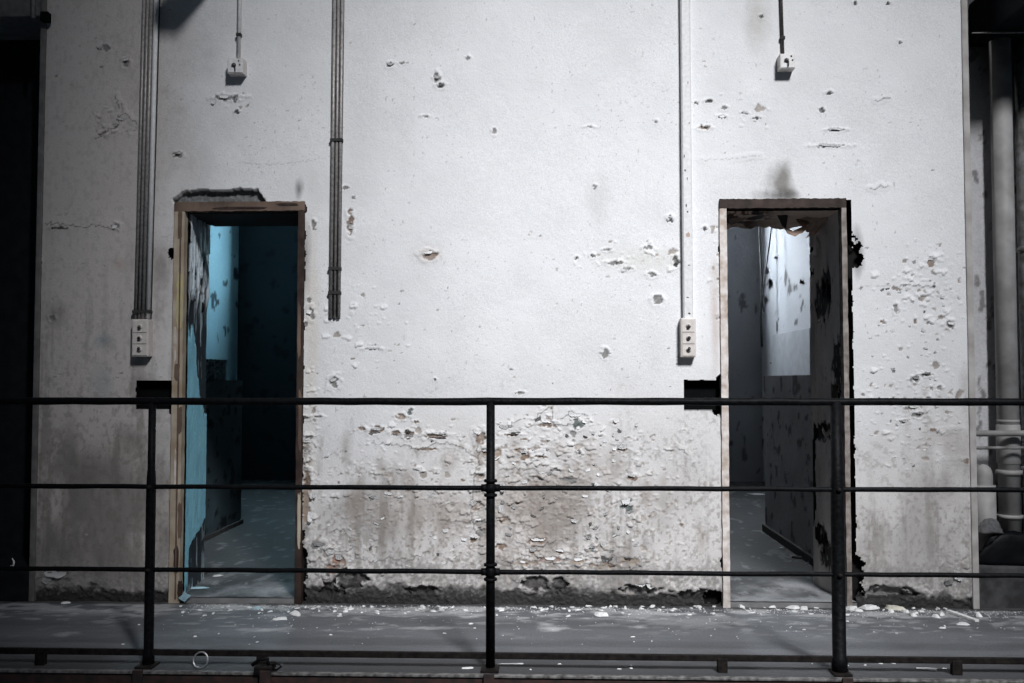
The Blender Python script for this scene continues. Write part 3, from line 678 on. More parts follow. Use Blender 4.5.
def rev_right(U, Zz):
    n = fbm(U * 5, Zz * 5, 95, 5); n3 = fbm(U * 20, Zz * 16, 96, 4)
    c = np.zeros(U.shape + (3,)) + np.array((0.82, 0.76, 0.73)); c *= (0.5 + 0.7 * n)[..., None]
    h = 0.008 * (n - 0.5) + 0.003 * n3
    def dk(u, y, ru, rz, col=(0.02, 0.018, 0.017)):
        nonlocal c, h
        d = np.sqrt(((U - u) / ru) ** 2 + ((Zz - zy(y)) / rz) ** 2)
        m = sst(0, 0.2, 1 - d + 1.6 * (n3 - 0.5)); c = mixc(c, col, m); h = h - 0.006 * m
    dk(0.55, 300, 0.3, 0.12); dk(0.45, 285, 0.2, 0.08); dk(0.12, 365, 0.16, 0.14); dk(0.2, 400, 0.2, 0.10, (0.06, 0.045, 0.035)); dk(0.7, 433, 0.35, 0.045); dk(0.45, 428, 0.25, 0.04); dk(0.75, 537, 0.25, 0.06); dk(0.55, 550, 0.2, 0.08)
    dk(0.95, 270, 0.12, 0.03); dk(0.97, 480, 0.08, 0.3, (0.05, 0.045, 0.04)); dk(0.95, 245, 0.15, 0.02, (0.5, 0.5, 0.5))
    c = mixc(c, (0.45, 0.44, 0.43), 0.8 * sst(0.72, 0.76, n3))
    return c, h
rl = reveal('wall_reveal_left', lj + 0.001, xl_t + 0.002, 0.031, T + 0.004, ZS - 0.01, ZHL, rev_left)
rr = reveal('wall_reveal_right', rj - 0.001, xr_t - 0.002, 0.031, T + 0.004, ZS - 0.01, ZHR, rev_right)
# soffits
bm = nb(); box(bm, wx(183), wx(297), 0.031, T, ZHL - 0.006, ZHL + 0.01); struct(obj('ceiling_soffit_left', bm, 'flaked'))
def soffit_right():
    t = np.linspace(0, 1, 120); s = np.linspace(0, 1, 60); U, S = np.meshgrid(t, s)
    x0, x1 = wx(728), rj
    n = fbm(U * 9, S * 6, 97, 4)
    c = np.zeros(U.shape + (3,)) + np.array((0.88, 0.69, 0.56))
    c = mixc(c, (0.05, 0.035, 0.03), sst(0.52, 0.60, n) * sst(0.62, 0.3, U))
    c = mixc(c, (0.14, 0.07, 0.05), sst(0.50, 0.57, fbm(U * 14, S * 5, 98, 4)) * sst(0.55, 0.3, U))
    P = np.stack([x0 + (x1 - x0) * U, 0.031 + (T - 0.031) * S, ZHR - 0.006 - 0.02 * n * (S > 0.05) - 0.03 * S * S * n], -1)
    return struct(grid_mesh('ceiling_soffit_right', P, c, 'reveal'))
sof = soffit_right()

# curled sheets of paint hanging from the right doorway's head
def hang(name, pts, width, mat, parent, wid_dir=(1, 0, 0), seed=0):
    r = random.Random(seed); bm = nb(); rows = []; wd = Vector(wid_dir)
    for i, p in enumerate(pts):
        t = i / (len(pts) - 1); w = width * (1 - 0.35 * t)
        rows.append([bm.verts.new(Vector(p) + wd * (s * w + r.uniform(-.006, .006)) + Vector((0, 0, r.uniform(-.005, .005)))) for s in (-0.5, -0.25, 0, 0.25, 0.5)])
    for a, b in zip(rows[:-1], rows[1:]):
        for i in range(4): bm.faces.new((a[i], a[i + 1], b[i + 1], b[i]))
    bmesh.ops.solidify(bm, geom=bm.faces[:], thickness=0.004)
    return obj(name, bm, mat, parent, True)
def pp(px, py, y): return onY(px, py, y)
h1 = hang('hanging_flake', [pp(781, 213, 0.14), pp(781.5, 223, 0.12), pp(786, 230, 0.11), pp(794, 233, 0.11), pp(802, 231, 0.12), pp(806, 226, 0.14)], 0.045, 'flaket', sof, (-0.15, 0.5, 0.85), 1)
h2 = hang('hanging_flake', [pp(797, 211, 0.20), pp(799, 215, 0.19), pp(803, 220, 0.17), pp(806, 225, 0.16)], 0.06, 'flaket', sof, (1, 0.2, 0.25), 2)
def sheet(px_pts, y0, y1, mat, parent):
    bm = nb(); ring_ = []
    for a, b in px_pts: ring_.append(bm.verts.new(pp(a, b, y0 + (y1 - y0) * (b - 209) / 26)))
    fs = [bm.faces.new(ring_)]; fs = bmesh.ops.triangulate(bm, faces=fs)['faces']
    q = bmesh.ops.extrude_face_region(bm, geom=fs); bmesh.ops.translate(bm, vec=(0, -0.004, 0), verts=[g for g in q['geom'] if isinstance(g, bmesh.types.BMVert)])
    return obj('hanging_flake', bm, mat, parent)
sheet([(803, 209), (842, 209), (838, 213), (832, 216), (828, 220), (821, 224), (816, 229), (811, 233), (806, 232), (805, 226), (801, 220), (804, 214)], 0.12, 0.24, 'flaket', sof)
sheet([(729, 209), (778, 209), (776, 213), (768, 214), (760, 216), (750, 217), (742, 221), (735, 222), (731, 226), (729, 222)], 0.12, 0.24, 'flaket', sof)
sheet([(776, 209), (786, 209), (788, 214), (785, 221), (786, 228), (782, 226), (779, 219), (776, 214)], 0.10, 0.12, 'flaked', sof)
sheet([(731, 209), (760, 209), (752, 212), (741, 213), (733, 214)], 0.09, 0.10, 'rust', sof)
h3 = hang('hanging_flake', [pp(822, 213, 0.22), pp(820, 222, 0.24), pp(815, 230, 0.25), pp(811, 236, 0.26)], 0.10, 'flaket', sof, (1, 0.1, 0.55), 3)
h5 = hang('hanging_flake', [pp(816, 237, 0.30), pp(820, 246, 0.27), pp(818, 256, 0.28), pp(813, 258, 0.30)], 0.03, 'flake', rr, (0.1, 1, 0), 5)
for k, (px, py, w, hh) in enumerate(((828, 280, 0.035, 24), (831, 300, 0.03, 26), (823, 312, 0.03, 12), (836, 350, 0.03, 20))):
    hang('hanging_flake', [pp(px, py, 0.22), pp(px - 2, py + hh * 0.4, 0.20), pp(px - 4, py + hh * 0.75, 0.20), pp(px - 5, py + hh, 0.22)], w, 'flaket' if k % 2 else 'pipeg', rr, (0.25, 1, 0.2), 20 + k)
hang('hanging_flake', [pp(838, 424, 0.16), pp(832, 430, 0.13), pp(826, 436, 0.14), pp(822, 428, 0.2)], 0.07, 'flaked', rr, (0.2, 0.6, 0.5), 30)
for k, (px, py, hh, mt) in enumerate(((196, 232, 14, 'flake'), (201, 250, 14, 'flakeb'), (192, 262, 12, 'flaked'), (198, 282, 12, 'flake'), (201, 300, 12, 'flaked'), (193, 250, 10, 'flaked'))):
    y0 = 0.04 + (px - 184) / 22 * 0.33
    hang('hanging_flake', [pp(px, py, y0), pp(px + 2, py + hh * 0.35, y0 - 0.01), pp(px + 3, py + hh * 0.7, y0 - 0.012), pp(px + 1.5, py + hh, y0)], 0.03, mt, rl, (0.15, 1, 0.1), 40 + k)

# ================================================================== CELLS
YB = 5.5
XSL = onY(238, 300, YB).x; XSR = onY(761, 300, YB).x
ZC = 3.15
def panel(name, o, u, v, nu, nv, colf, mat='cellwall'):
    U, V = np.meshgrid(np.linspace(0, 1, nu), np.linspace(0, 1, nv))
    o, u, v = np.array(o), np.array(u), np.array(v)
    n = np.cross(u, v); n = n / np.linalg.norm(n)
    c, h = colf(U, V)
    P = o + U[..., None] * u + V[..., None] * v + n * h[..., None]
    return grid_mesh(name, P, c, mat)
def paint(base, spots, dens, seed, drk=0.0):
    def f(U, V):
        n = fbm(U * 8, V * 6, seed, 5); n2 = fbm(U * 30, V * 20, seed + 1, 4)
        c = (np.zeros(U.shape + (3,)) + np.array(base)) * (0.8 + 0.4 * n)[..., None]
        c = mixc(c, spots, sst(dens, dens + 0.05, n2))
        return c, 0.006 * (n2 - 0.5)
    return f
# left cell: blue
XM = (-0.06, 0.06)
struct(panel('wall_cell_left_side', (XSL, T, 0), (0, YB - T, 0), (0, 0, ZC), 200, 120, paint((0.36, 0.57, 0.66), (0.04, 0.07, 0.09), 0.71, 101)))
struct(panel('wall_cell_left_rear', (XSL, YB, 0), (XM[0] - XSL, 0, 0), (0, 0, ZC), 120, 120, paint((0.035, 0.052, 0.06), (0.02, 0.03, 0.035), 0.68, 103)))  # rear wall darkened in its colour, standing in for the unlit window wall
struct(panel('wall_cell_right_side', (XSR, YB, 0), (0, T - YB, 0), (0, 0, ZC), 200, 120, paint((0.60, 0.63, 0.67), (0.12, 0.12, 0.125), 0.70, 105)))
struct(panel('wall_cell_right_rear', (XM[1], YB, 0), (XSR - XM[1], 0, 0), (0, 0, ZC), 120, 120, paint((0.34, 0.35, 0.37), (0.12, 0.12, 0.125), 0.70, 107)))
bm = nb(); box(bm, XM[0], XM[1], T, YB, 0, ZC); struct(obj('wall_cell_divider', bm, 'concrete'))
def cfloor(name, x0, x1, ylist, seed):
    U, V = np.meshgrid(np.linspace(x0, x1, 200), np.linspace(*ylist, 300))
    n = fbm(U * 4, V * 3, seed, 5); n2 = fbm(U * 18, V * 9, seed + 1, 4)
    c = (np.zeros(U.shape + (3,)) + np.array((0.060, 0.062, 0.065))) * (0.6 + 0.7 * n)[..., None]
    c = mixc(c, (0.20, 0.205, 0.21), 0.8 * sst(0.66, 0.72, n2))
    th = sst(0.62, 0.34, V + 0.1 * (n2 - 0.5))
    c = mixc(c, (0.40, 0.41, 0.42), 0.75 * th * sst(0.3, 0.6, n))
    P = np.stack([U, V, ZS - 0.001 + 0.003 * (n2 - 0.5)], -1)
    return P, c
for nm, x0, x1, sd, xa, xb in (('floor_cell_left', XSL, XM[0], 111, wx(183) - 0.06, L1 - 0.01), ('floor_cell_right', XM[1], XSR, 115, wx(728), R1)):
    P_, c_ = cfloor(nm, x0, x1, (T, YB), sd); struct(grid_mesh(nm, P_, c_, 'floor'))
    P_, c_ = cfloor(nm, xa, xb, (0.005, T), sd); th = struct(grid_mesh(nm.replace('cell', 'threshold'), P_, c_, 'floor'))
    bm = nb(); box(bm, xa, xb, 0.0, T, -0.01, ZS - 0.006); obj('threshold_step', bm, 'concrete', th)
bm = nb(); box(bm, XSL - 0.1, XM[0], T - 0.002, YB + 0.1, ZC, ZC + 0.08); struct(obj('ceiling_cell_left', bm, 'cellceil'))
bm = nb(); box(bm, XM[1], XSR + 0.1, T - 0.002, YB + 0.1, ZC, ZC + 0.08); struct(obj('ceiling_cell_right', bm, 'cellceil'))
# inner face of the facade beyond the core (closes the cells at both outer corners)
bm = nb(); box(bm, XSL - 0.05, XL + 0.01, T - 0.03, T, 0, ZC); struct(obj('wall_cell_left_front', bm, 'concrete'))
bm = nb(); box(bm, XR - 0.01, XSR + 0.05, T - 0.03, T, 0, ZC); struct(obj('wall_cell_right_front', bm, 'concrete'))

# low partitions beside the doorways, with a skirting strip at the foot
pL = onZ(241, 523, ZS); pR = onZ(765.5, 531, ZS)
def part_l(U, V):
    n = fbm(U * 8, V * 6, 121, 5); n2 = fbm(U * 25, V * 14, 122, 4)
    c = (np.zeros(U.shape + (3,)) + np.array((0.055, 0.085, 0.10))) * (0.6 + 0.8 * n)[..., None]  # dark base colour stands in for the shade on this face
    c = mixc(c, (0.012, 0.015, 0.018), sst(0.6, 0.66, n2)); return c, 0.004 * (n2 - 0.5)
def part_r(U, V):
    n = fbm(U * 8, V * 6, 124, 5); n2 = fbm(U * 22, V * 14, 125, 4)
    c = (np.zeros(U.shape + (3,)) + np.array((0.42, 0.425, 0.44))) * (0.7 + 0.6 * n)[..., None]
    c = mixc(c, (0.07, 0.07, 0.075), 0.8 * sst(0.62, 0.68, n2)); return c, 0.004 * (n2 - 0.5)
zpl = CH - 0.002; zpr = wz(376, 780, pR.y)
wl = panel('wall_partition_left', (pL.x, T, ZS), (0, pL.y - T, 0), (0, 0, zpl - ZS), 120, 80, part_l); struct(wl, 'dark low partition wall inside the blue cell', 'partition')
wr = panel('wall_partition_right', (pR.x, pR.y, ZS), (0, T - pR.y, 0), (0, 0, zpr - ZS), 120, 80, part_r); struct(wr, 'grey low partition wall inside the pale cell', 'partition')
bm = nb(); box(bm, pL.x - 0.10, pL.x - 0.006, T, pL.y, ZS, zpl - 0.002, 0.008); obj('partition_body', bm, 'concrete', wl)
bm = nb(); box(bm, pR.x + 0.006, pR.x + 0.10, T, pR.y, ZS, zpr - 0.002, 0.008); obj('partition_body', bm, 'concrete', wr)
bm = nb(); box(bm, pL.x, pL.x + 0.02, T, pL.y, ZS - 0.002, ZS + 0.03, 0.004); struct(obj('baseboard_left', bm, 'skirt'))
bm = nb(); box(bm, pR.x - 0.025, pR.x, T, pR.y, ZS - 0.002, ZS + 0.05, 0.004); struct(obj('baseboard_right', bm, 'skirt'))
# high barred windows in the rear walls (out of sight behind the pier)
def cellwin(n, x0, x1, z0, z1, mat, label):
    e = empty('window_%d' % n, ((x0 + x1) / 2, YB - 0.03, z0)); struct(e, label, 'window')
    bm = nb(); box(bm, x0, x1, YB - 0.022, YB - 0.014, z0, z1); obj('pane', bm, mat, e)
    for k, (a, b, c, d) in enumerate(((x0 - 0.06, x0, z0 - 0.06, z1 + 0.06), (x1, x1 + 0.06, z0 - 0.06, z1 + 0.06), (x0, x1, z0 - 0.06, z0), (x0, x1, z1, z1 + 0.06))):
        bm = nb(); box(bm, a, b, YB - 0.06, YB - 0.008, c, d, 0.004); obj('window_frame', bm, 'lintel', e)
    for i in range(4):
        x = x0 + (x1 - x0) * (i + 1) / 5
        bm = nb(); tube(bm, [(x, YB - 0.045, z0), (x, YB - 0.045, z1)], 0.01, 8); obj('bar', bm, 'iron', e, True)
cellwin(1, -2.62, -2.0, 2.2, 2.9, 'glowl', 'added bluish glowing window, unseen, lighting the left cell from its rear wall')
cellwin(2, 1.1, 1.72, 2.2, 2.9, 'glowr', 'added white glowing window, unseen, lighting the right cell from its rear wall')
# board fixed to the right cell's side wall
q0, q1 = onY(777, 360, 4.75), None
bm = nb(); box(bm, XSR - 0.03, XSR - 0.008, 3.55, 4.92, zpr - 0.3, 1.57, 0.003)
tag(obj('wall_board', bm, 'board'), 'pale board fixed low on the bright wall of the pale cell', 'board')

# tub on the left partition, cables in the right cell
tq = onY(216, 379, 1.55)
e = tag(empty('plastic_tub', (pL.x - 0.05, 1.62, zpl)), 'scuffed blue plastic tub standing on the dark partition in the blue cell', 'tub')
e.location = (pL.x - 0.05, 0, zpl)
yb_ = 1.35
# depth at which the partition top shows at this pixel
d_ = ray(216, 378); t_ = (pL.x - 0.05 - EYE.x) / d_.x; yb_ = EYE.y + d_.y * t_
e.location = (pL.x - 0.05, yb_, zpl - 0.001)
bm = nb(); n = 20; rings = []
for z, s in ((0, 0.85), (0.02, 0.95), (0.06, 1.0), (0.10, 0.97), (0.145, 1.03), (0.15, 1.08), (0.15, 0.98), (0.10, 0.9), (0.02, 0.85)):
    rings.append([bm.verts.new((0.055 * s * math.cos(a) * (1 + 0.06 * math.sin(3 * a + z * 40)), 0.16 * s * math.sin(a) * (1 + 0.06 * math.sin(5 * a + z * 60)), z)) for a in [2 * PI * k / n for k in range(n)]])
for a, b in zip(rings[:-1], rings[1:]):
    for k in range(n): bm.faces.new((a[k], a[(k + 1) % n], b[(k + 1) % n], b[k]))
bm.faces.new(rings[0]); bm.faces.new(rings[-1])
me_o = obj('tub_body', bm, 'tub', None, True); me_o.parent = e
def cable(name, pts, r, label):
    bm = nb(); tube(bm, pts, r, 6); return tag(obj(name, bm, 'cable', None, True), label, 'cable', 'cables hanging in the pale cell')
yy = 4.9
cable('hanging_cable', [Vector((onY(759, 195, yy).x, yy, ZC + 0.005)), onY(759, 195, yy), onY(760, 240, yy), onY(762, 280, yy), onY(761, 320, yy), onY(762, 347, yy)], 0.012, 'straight black cable hanging along the corner in the pale cell')
yy = 4.6
cable('hanging_cable', [Vector((onY(777, 205, yy).x, yy, ZC + 0.005)), onY(774, 205, yy), onY(770, 240, yy), onY(765, 275, yy), onY(762, 300, yy), onY(764, 312, yy)], 0.007, 'slanting thin black cable crossing to the corner in the pale cell')
# stripped wall patches as dark torn flakes on the right cell's side wall
for k, (px, py, w, hh) in enumerate(((770, 283, 10, 22), (766, 272, 7, 14), (801, 282, 6, 8), (775, 258, 6, 5), (771, 363, 8, 4), (766, 300, 6, 12))):
    d_ = ray(px, py); t_ = (XSR - 0.014 - EYE.x) / d_.x; p = EYE + d_ * t_
    if p.y > YB: continue
    sc = (p.y + D) / F
    bm = nb(); r = random.Random(200 + k); n = 11
    ring = [bm.verts.new((p.x, p.y + sc * w * 1.2 * math.cos(2 * PI * i / n) * r.uniform(0.25, 1.1), p.z + sc * hh * 0.4 * math.sin(2 * PI * i / n) * r.uniform(0.25, 1.1))) for i in range(n)]
    bm.faces.new(ring); bmesh.ops.solidify(bm, geom=bm.faces[:], thickness=0.004)
    o = obj('peeling_patch', bm, 'pipeg', bpy.data.objects['wall_cell_right_side'])

# ================================================================== NICHES LEFT AND RIGHT
bm = nb(); box(bm, -3.5, XL - 0.02, 0.36, 0.385, 0, ZT); struct(obj('wall_niche_left', bm, 'darkwall'))  # shallow back wall, near-black in place of the opening's shade
zl = wz(15, 20, 0.0)
bm = nb(); box(bm, -3.4, XL - 0.024, 0.02, 0.36, zl, zl + 0.35, 0.01); struct(obj('trim_5', bm, 'lintel'))
bm = nb(); box(bm, -3.4, XL - 0.024, 0.0, 0.36, -0.01, 0.16, 0.01); struct(obj('trim_6', bm, 'darkwall'))
bm = nb(); tube(bm, [onY(33.5, -40, -0.03), onY(33.5, 18, -0.03)], 0.010, 10)
tag(obj('short_pipe', bm, 'condg', None, True), 'short thin pipe ending at the top left corner beside the dark niche', 'pipe')
bm = nb(); box(bm, wx(37), wx(45), -0.05, -0.012, wz(18), wz(8.5), 0.004)
tag(obj('junction_box', bm, 'void'), 'small black junction box at the top left wall corner', 'junction box')
def nichewall(U, V):
    n = fbm(U * 5, V * 9, 131, 5); n2 = fbm(U * 20, V * 40, 132, 4)
    c = (np.zeros(U.shape + (3,)) + np.array((0.46, 0.46, 0.47))) * (0.75 + 0.5 * n)[..., None]
    c = mixc(c, (0.12, 0.11, 0.11), 0.8 * sst(0.62, 0.7, n2))
    c = mixc(c, (0.10, 0.10, 0.10), 0.8 * sst(0.2, 0.1, V + 0.08 * (n - 0.5)))
    c = mixc(c, (0.02, 0.02, 0.022), 0.9 * sst(0.66, 0.86, V + 0.12 * (n - 0.5)))      # shade at the top of the niche, put into the colour
    return c, 0.008 * (n2 - 0.5)
struct(panel('wall_niche_right', (XR + 0.01, 0.27, 0), (1.0, 0, 0), (0, 0, ZT), 120, 400, nichewall))
bm = nb(); box(bm, XR + 0.15, XR + 1.0, -0.34, 0.36, 2.87, 3.1, 0.01); struct(obj('trim_7', bm, 'darkwall'))  # unseen overhang, drawn out to shade the top of the niche
bm = nb(); box(bm, XR + 0.02, XR + 1.0, 0.02, 0.34, -0.01, wz(566, 1000, 0.02), 0.012); struct(obj('trim_8', bm, 'sill'))
zk = wz(566, 1000, 0.02)

def vpipe(name, px0, px1, ytop, ybot, y, mat, label, collars=(), n=24, lean=0):
    x0, x1 = onY(px0, 300, y).x, onY(px1, 300, y).x; r = (x1 - x0) / 2; cx = (x0 + x1) / 2
    z0 = wz(ybot, 1000, y) if ybot else zk; z1 = wz(ytop, 1000, y)
    e = tag(empty(name, (cx, y, z0)), label, 'pipe', 'drain pipes in the right niche')
    bm = nb(); tube(bm, [(cx, y, z0), (cx, y, z1)], r, n); obj('pipe_body', bm, mat, e, True)
    for (py, hpx, k) in collars:
        zc = wz(py, 1000, y); hh = hpx * PXM
        bm = nb(); tube(bm, [(cx, y, zc - hh / 2), (cx, y, zc - hh / 2 + 0.003), (cx, y, zc + hh / 2 - 0.003), (cx, y, zc + hh / 2)], [r * 1.01, r * k, r * k, r * 1.01], n); obj('collar', bm, mat, e, True)
    return e
vpipe('drain_pipe', 995, 1015.5, -20, None, 0.19, 'pipe', 'tall pale vertical drain pipe standing in the right niche', ((421, 3, 1.06), (444, 40, 1.10), (472, 5, 1.22), (516, 4, 1.2)))
vpipe('drain_pipe', 1020, 1044, -20, None, 0.24, 'pipeg', 'grey vertical pipe cut by the right edge of the picture', ((250, 6, 1.1), (470, 8, 1.15)))
e = vpipe('drain_pipe', 969, 991, 485, None, 0.16, 'pipe', 'short fat pipe with rounded top at the bottom of the right niche', ())
zc = wz(466, 985, 0.16); xc = e.location.x; rr_ = onY(992, 470, 0.16).x - xc
bm = nb(); tube(bm, [(xc, 0.16, zc - 0.28), (xc, 0.16, zc - 0.045), (xc, 0.16, zc - 0.025), (xc, 0.16, zc - 0.008), (xc, 0.16, zc + 0.003), (xc, 0.16, zc + 0.008)], [rr_, rr_, rr_ * 0.92, rr_ * 0.75, rr_ * 0.45, rr_ * 0.1], 24); obj('socket', bm, 'pipe', e, True)
for py, r, mt, lb in ((433.5, 0.015, 'pipe', 'upper pale horizontal pipe crossing the right niche'), (448, 0.008, 'pipeg', 'lower thin horizontal pipe crossing the right niche')):
    a = onY(974, py, 0.09); 
    e = tag(empty('cross_pipe', a), lb, 'pipe', 'cross pipes in the right niche')
    bm = nb(); tube(bm, [(XR + 0.021, 0.09, a.z), (XR + 0.9, 0.09, a.z + 0.004)], r, 12); obj('pipe_body', bm, mt, e, True)
    bm = nb(); tube(bm, [(XR + 0.0205, 0.09, a.z), (XR + 0.034, 0.09, a.z)], r * 1.6, 12); obj('flange', bm, 'ironrust', e, True)
bm = nb(); tube(bm, [onY(972, 33, 0.02), onY(1060, 32, 0.02)], 0.004, 6); tag(obj('thin_wire', bm, 'condg', None, True), 'thin horizontal wire across the dark top of the right niche', 'wire')
# black sheet heaped on the sill with a grey rag
def heap(name, cx, cy, z, rx, ry, h, mat, label, cat, seed, pw=0.5, cr=0.35):
    r = random.Random(seed); bm = nb(); nr, n = 9, 36; rings = []
    for j in range(nr):
        t = j / (nr - 1)
        ring = []
        for k in range(n):
            a = 2 * PI * k / n
            w = 1 + cr * (float(fbm(np.array(2 + math.cos(a) * 2.2 + seed), np.array(3 + math.sin(a) * 2.2 + t * 2.0), 3, 3)) - 0.5) * 2
            rad = (1 - t) ** pw * w
            zz = h * t * (1 + 0.5 * (float(fbm(np.array(5 + math.cos(a) * 3 * (1 - t)), np.array(6 + math.sin(a) * 3 * (1 - t)), seed, 3)) - 0.5))
            ring.append(bm.verts.new((cx + rx * rad * math.cos(a), cy + ry * rad * math.sin(a), z + zz)))
        rings.append(ring)
    for a, b in zip(rings[:-1], rings[1:]):
        for k in range(n): bm.faces.new((a[k], a[(k + 1) % n], b[(k + 1) % n], b[k]))
    bm.faces.new(rings[0][::-1])
    bmesh.ops.remove_doubles(bm, verts=bm.verts[:], dist=0.0005)
    return tag(obj(name, bm, mat, None, True), label, cat)
hx = wx(1012, 550, 0.08)
heap('plastic_sheet', hx, 0.060, zk - 0.002, 0.20, 0.032, 0.17, 'sack', 'black plastic sheet heaped at the bottom of the right niche', 'plastic sheet', 5, 0.33)
rg = onY(991, 533, 0.05)
heap('rag', rg.x, 0.055, zk + 0.155, 0.06, 0.022, 0.07, 'rag', 'crumpled grey rag hanging over the black sheet in the right niche', 'rag', 9, 0.4, 0.6)

# ================================================================== CONDUITS AND BOXES
def conduit(name, top, bot, nt, rads, mats, label, y=-0.02, gap=0.0, clips=()):
    """parallel tubes fixed to the wall between two pixels"""
    a = onY(top[0], -60 if top[1] <= 0 else top[1]); b = onY(bot[0], bot[1])
    if top[1] <= 0:
        k = onY(top[0], 0); dirv = (k - b); a = b + dirv * ((3.45 - b.z) / dirv.z)
    e = tag(empty(name, (b.x, 0, b.z)), label, 'conduit', 'conduits running down the wall')
    tot = sum(2 * r for r in rads) + gap * (len(rads) - 1); off = -tot / 2
    for r, m in zip(rads, mats):
        off += r
        bm = nb(); tube(bm, [(b.x + off, -r - 0.006, b.z), (a.x + off, -r - 0.006, a.z)], r, 12); obj('conduit_tube', bm, m, e, True)
        off += r + gap
    bm = nb()
    v = [bm.verts.new(p) for p in ((b.x - tot / 2, 0.004, b.z), (b.x + tot / 2, 0.004, b.z), (a.x + tot / 2, 0.004, a.z), (a.x - tot / 2, 0.004, a.z))]
    v += [bm.verts.new((q.co.x, -0.007, q.co.z)) for q in v]
    for f in ((3, 2, 1, 0), (4, 5, 6, 7), (0, 1, 5, 4), (1, 2, 6, 5), (2, 3, 7, 6), (3, 0, 4, 7)): bm.faces.new([v[i] for i in f])
    obj('backing_strip', bm, nt, e)
    for py in clips:
        p = onY(bot[0], py); t = (p.z - b.z) / (a.z - b.z); cx = b.x + (a.x - b.x) * t
        bm = nb(); box(bm, cx - tot / 2 - 0.004, cx + tot / 2 + 0.004, -2 * max(rads) - 0.009, 0.0, p.z - 0.008, p.z + 0.008, 0.002); obj('clip', bm, 'gap', e)
    return e
conduit('conduit_bundle', (152, 0), (143.5, 319), 'gap', (0.008, 0.008, 0.010, 0.012), ('condg', 'condg', 'condg', 'condw'), 'leaning bundle of grey conduits down to the switch box left of the tan doorway', gap=0.003, clips=(312,))
conduit('conduit_bundle', (339, 0), (335, 318), 'gap', (0.009, 0.008, 0.008), ('condg', 'condg', 'condg'), 'bundle of three grey conduits cut off short beside the tan doorway', gap=0.003, clips=(141, 269, 293))
conduit('thin_conduit', (240.5, 0), (239.5, 59), 'boxw', (0.0085,), ('condw',), 'thin conduit down to the small box above the tan doorway', clips=(36,))
conduit('thin_conduit', (780.5, 0), (782.5, 61), 'gap', (0.0075,), ('screw',), 'thin dark conduit down to the small box above the brown and white doorway', clips=(39,))
# flat trunking on the right with chipped paint
tp, bt = onY(684.5, 0), onY(687.5, 319); dv = tp - bt; tp = bt + dv * ((3.45 - bt.z) / dv.z)
e = tag(empty('cable_trunking', (bt.x, 0, bt.z)), 'flat white cable trunking with chipped paint down to the right switch box', 'trunking', 'conduits running down the wall')
bm = nb(); w2 = 0.025
lo = [(-w2, 0.002), (-w2, -0.030), (-w2 + 0.006, -0.036), (w2 - 0.010, -0.036), (w2 - 0.004, -0.032), (w2 + 0.004, 0.002)]
A = [bm.verts.new((bt.x + x, y, bt.z)) for x, y in lo]; B = [bm.verts.new((tp.x + x, y, tp.z)) for x, y in lo]
for i in range(6): bm.faces.new((A[i], A[(i + 1) % 6], B[(i + 1) % 6], B[i]))
bm.faces.new(A); bm.faces.new(B)
obj('trunking_body', bm, 'condw', e)
for py, w, h, dx in ((236, 0.022, 0.03, 0.001), (172, 0.012, 0.012, -0.01), (180, 0.006, 0.02, 0.0), (207, 0.008, 0.02, -0.006), (213, 0.012, 0.01, 0), (266, 0.012, 0.006, 0.004), (298, 0.014, 0.006, -0.003), (314, 0.016, 0.012, 0.004), (85, 0.005, 0.02, 0.008), (125, 0.006, 0.012, 0.012), (158, 0.006, 0.02, -0.014)):
    zc = wz(py, 686); t = (zc - bt.z) / (tp.z - bt.z); cx = bt.x + (tp.x - bt.x) * t + dx
    r = random.Random(py); bm = nb()
    ring = [bm.verts.new((cx + w / 2 * math.cos(a) * r.uniform(0.6, 1.1), -0.0355, zc + h / 2 * math.sin(a) * r.uniform(0.6, 1.1))) for a in [2 * PI * k / 9 for k in range(9)]]
    f = bm.faces.new(ring); q = bmesh.ops.extrude_face_region(bm, geom=[f]); bmesh.ops.translate(bm, vec=(0, -0.0015, 0), verts=[g for g in q['geom'] if isinstance(g, bmesh.types.BMVert)])
    obj('bare_spot', bm, 'flaket' if h > 0.025 else 'screw', e)

def swbox(px0, px1, py0, py1, depth, label, lean=0):
    x0, x1 = wx(px0, (py0 + py1) / 2), wx(px1, (py0 + py1) / 2); z1, z0 = wz(py0), wz(py1)
    cx = (x0 + x1) / 2
    e = tag(empty('switch_box', (cx, 0, z0)), label, 'switch box', 'three-hole switch boxes')
    bm = nb(); box(bm, x0, x1, -depth, 0.004, z0, z1, 0.005); obj('box_body', bm, 'boxw', e)
    bm = nb(); box(bm, x0 + 0.006, x1 - 0.006, -depth - 0.003, -depth + 0.001, z0 + 0.006, z1 - 0.006, 0.0015); cv = obj('cover_plate', bm, 'boxw', e)
    for k in range(3):
        zz = z1 - (z1 - z0) * (0.2 + 0.305 * k)
        bm = nb(); tube(bm, [(cx, -depth - 0.002, zz), (cx, -depth - 0.008, zz)], 0.012, 14); kn = obj('switch_collar', bm, 'boxw', e, True)
        bm = nb(); tube(bm, [(cx, -depth - 0.007, zz + 0.002), (cx + 0.001, -depth - 0.018, zz - 0.006 + 0.006 * k)], [0.006, 0.0075], 10); obj('toggle', bm, 'screw', kn, True)
    for k in (0, 1):
        zz = z1 - (z1 - z0) * (0.36 + 0.3 * k)
        bm = nb(); box(bm, x0 + 0.008, x1 - 0.008, -depth - 0.0045, -depth - 0.0025, zz - 0.001, zz + 0.001); obj('seam', bm, 'screw', e)
    return e
swbox(136.5, 153, 319, 356.5, 0.055, 'enamel switch box with three toggles on the shaded wall left of the tan doorway')
swbox(679.5, 694.5, 319, 357.5, 0.05, 'enamel switch box with three toggles below the flat trunking on the bright wall')
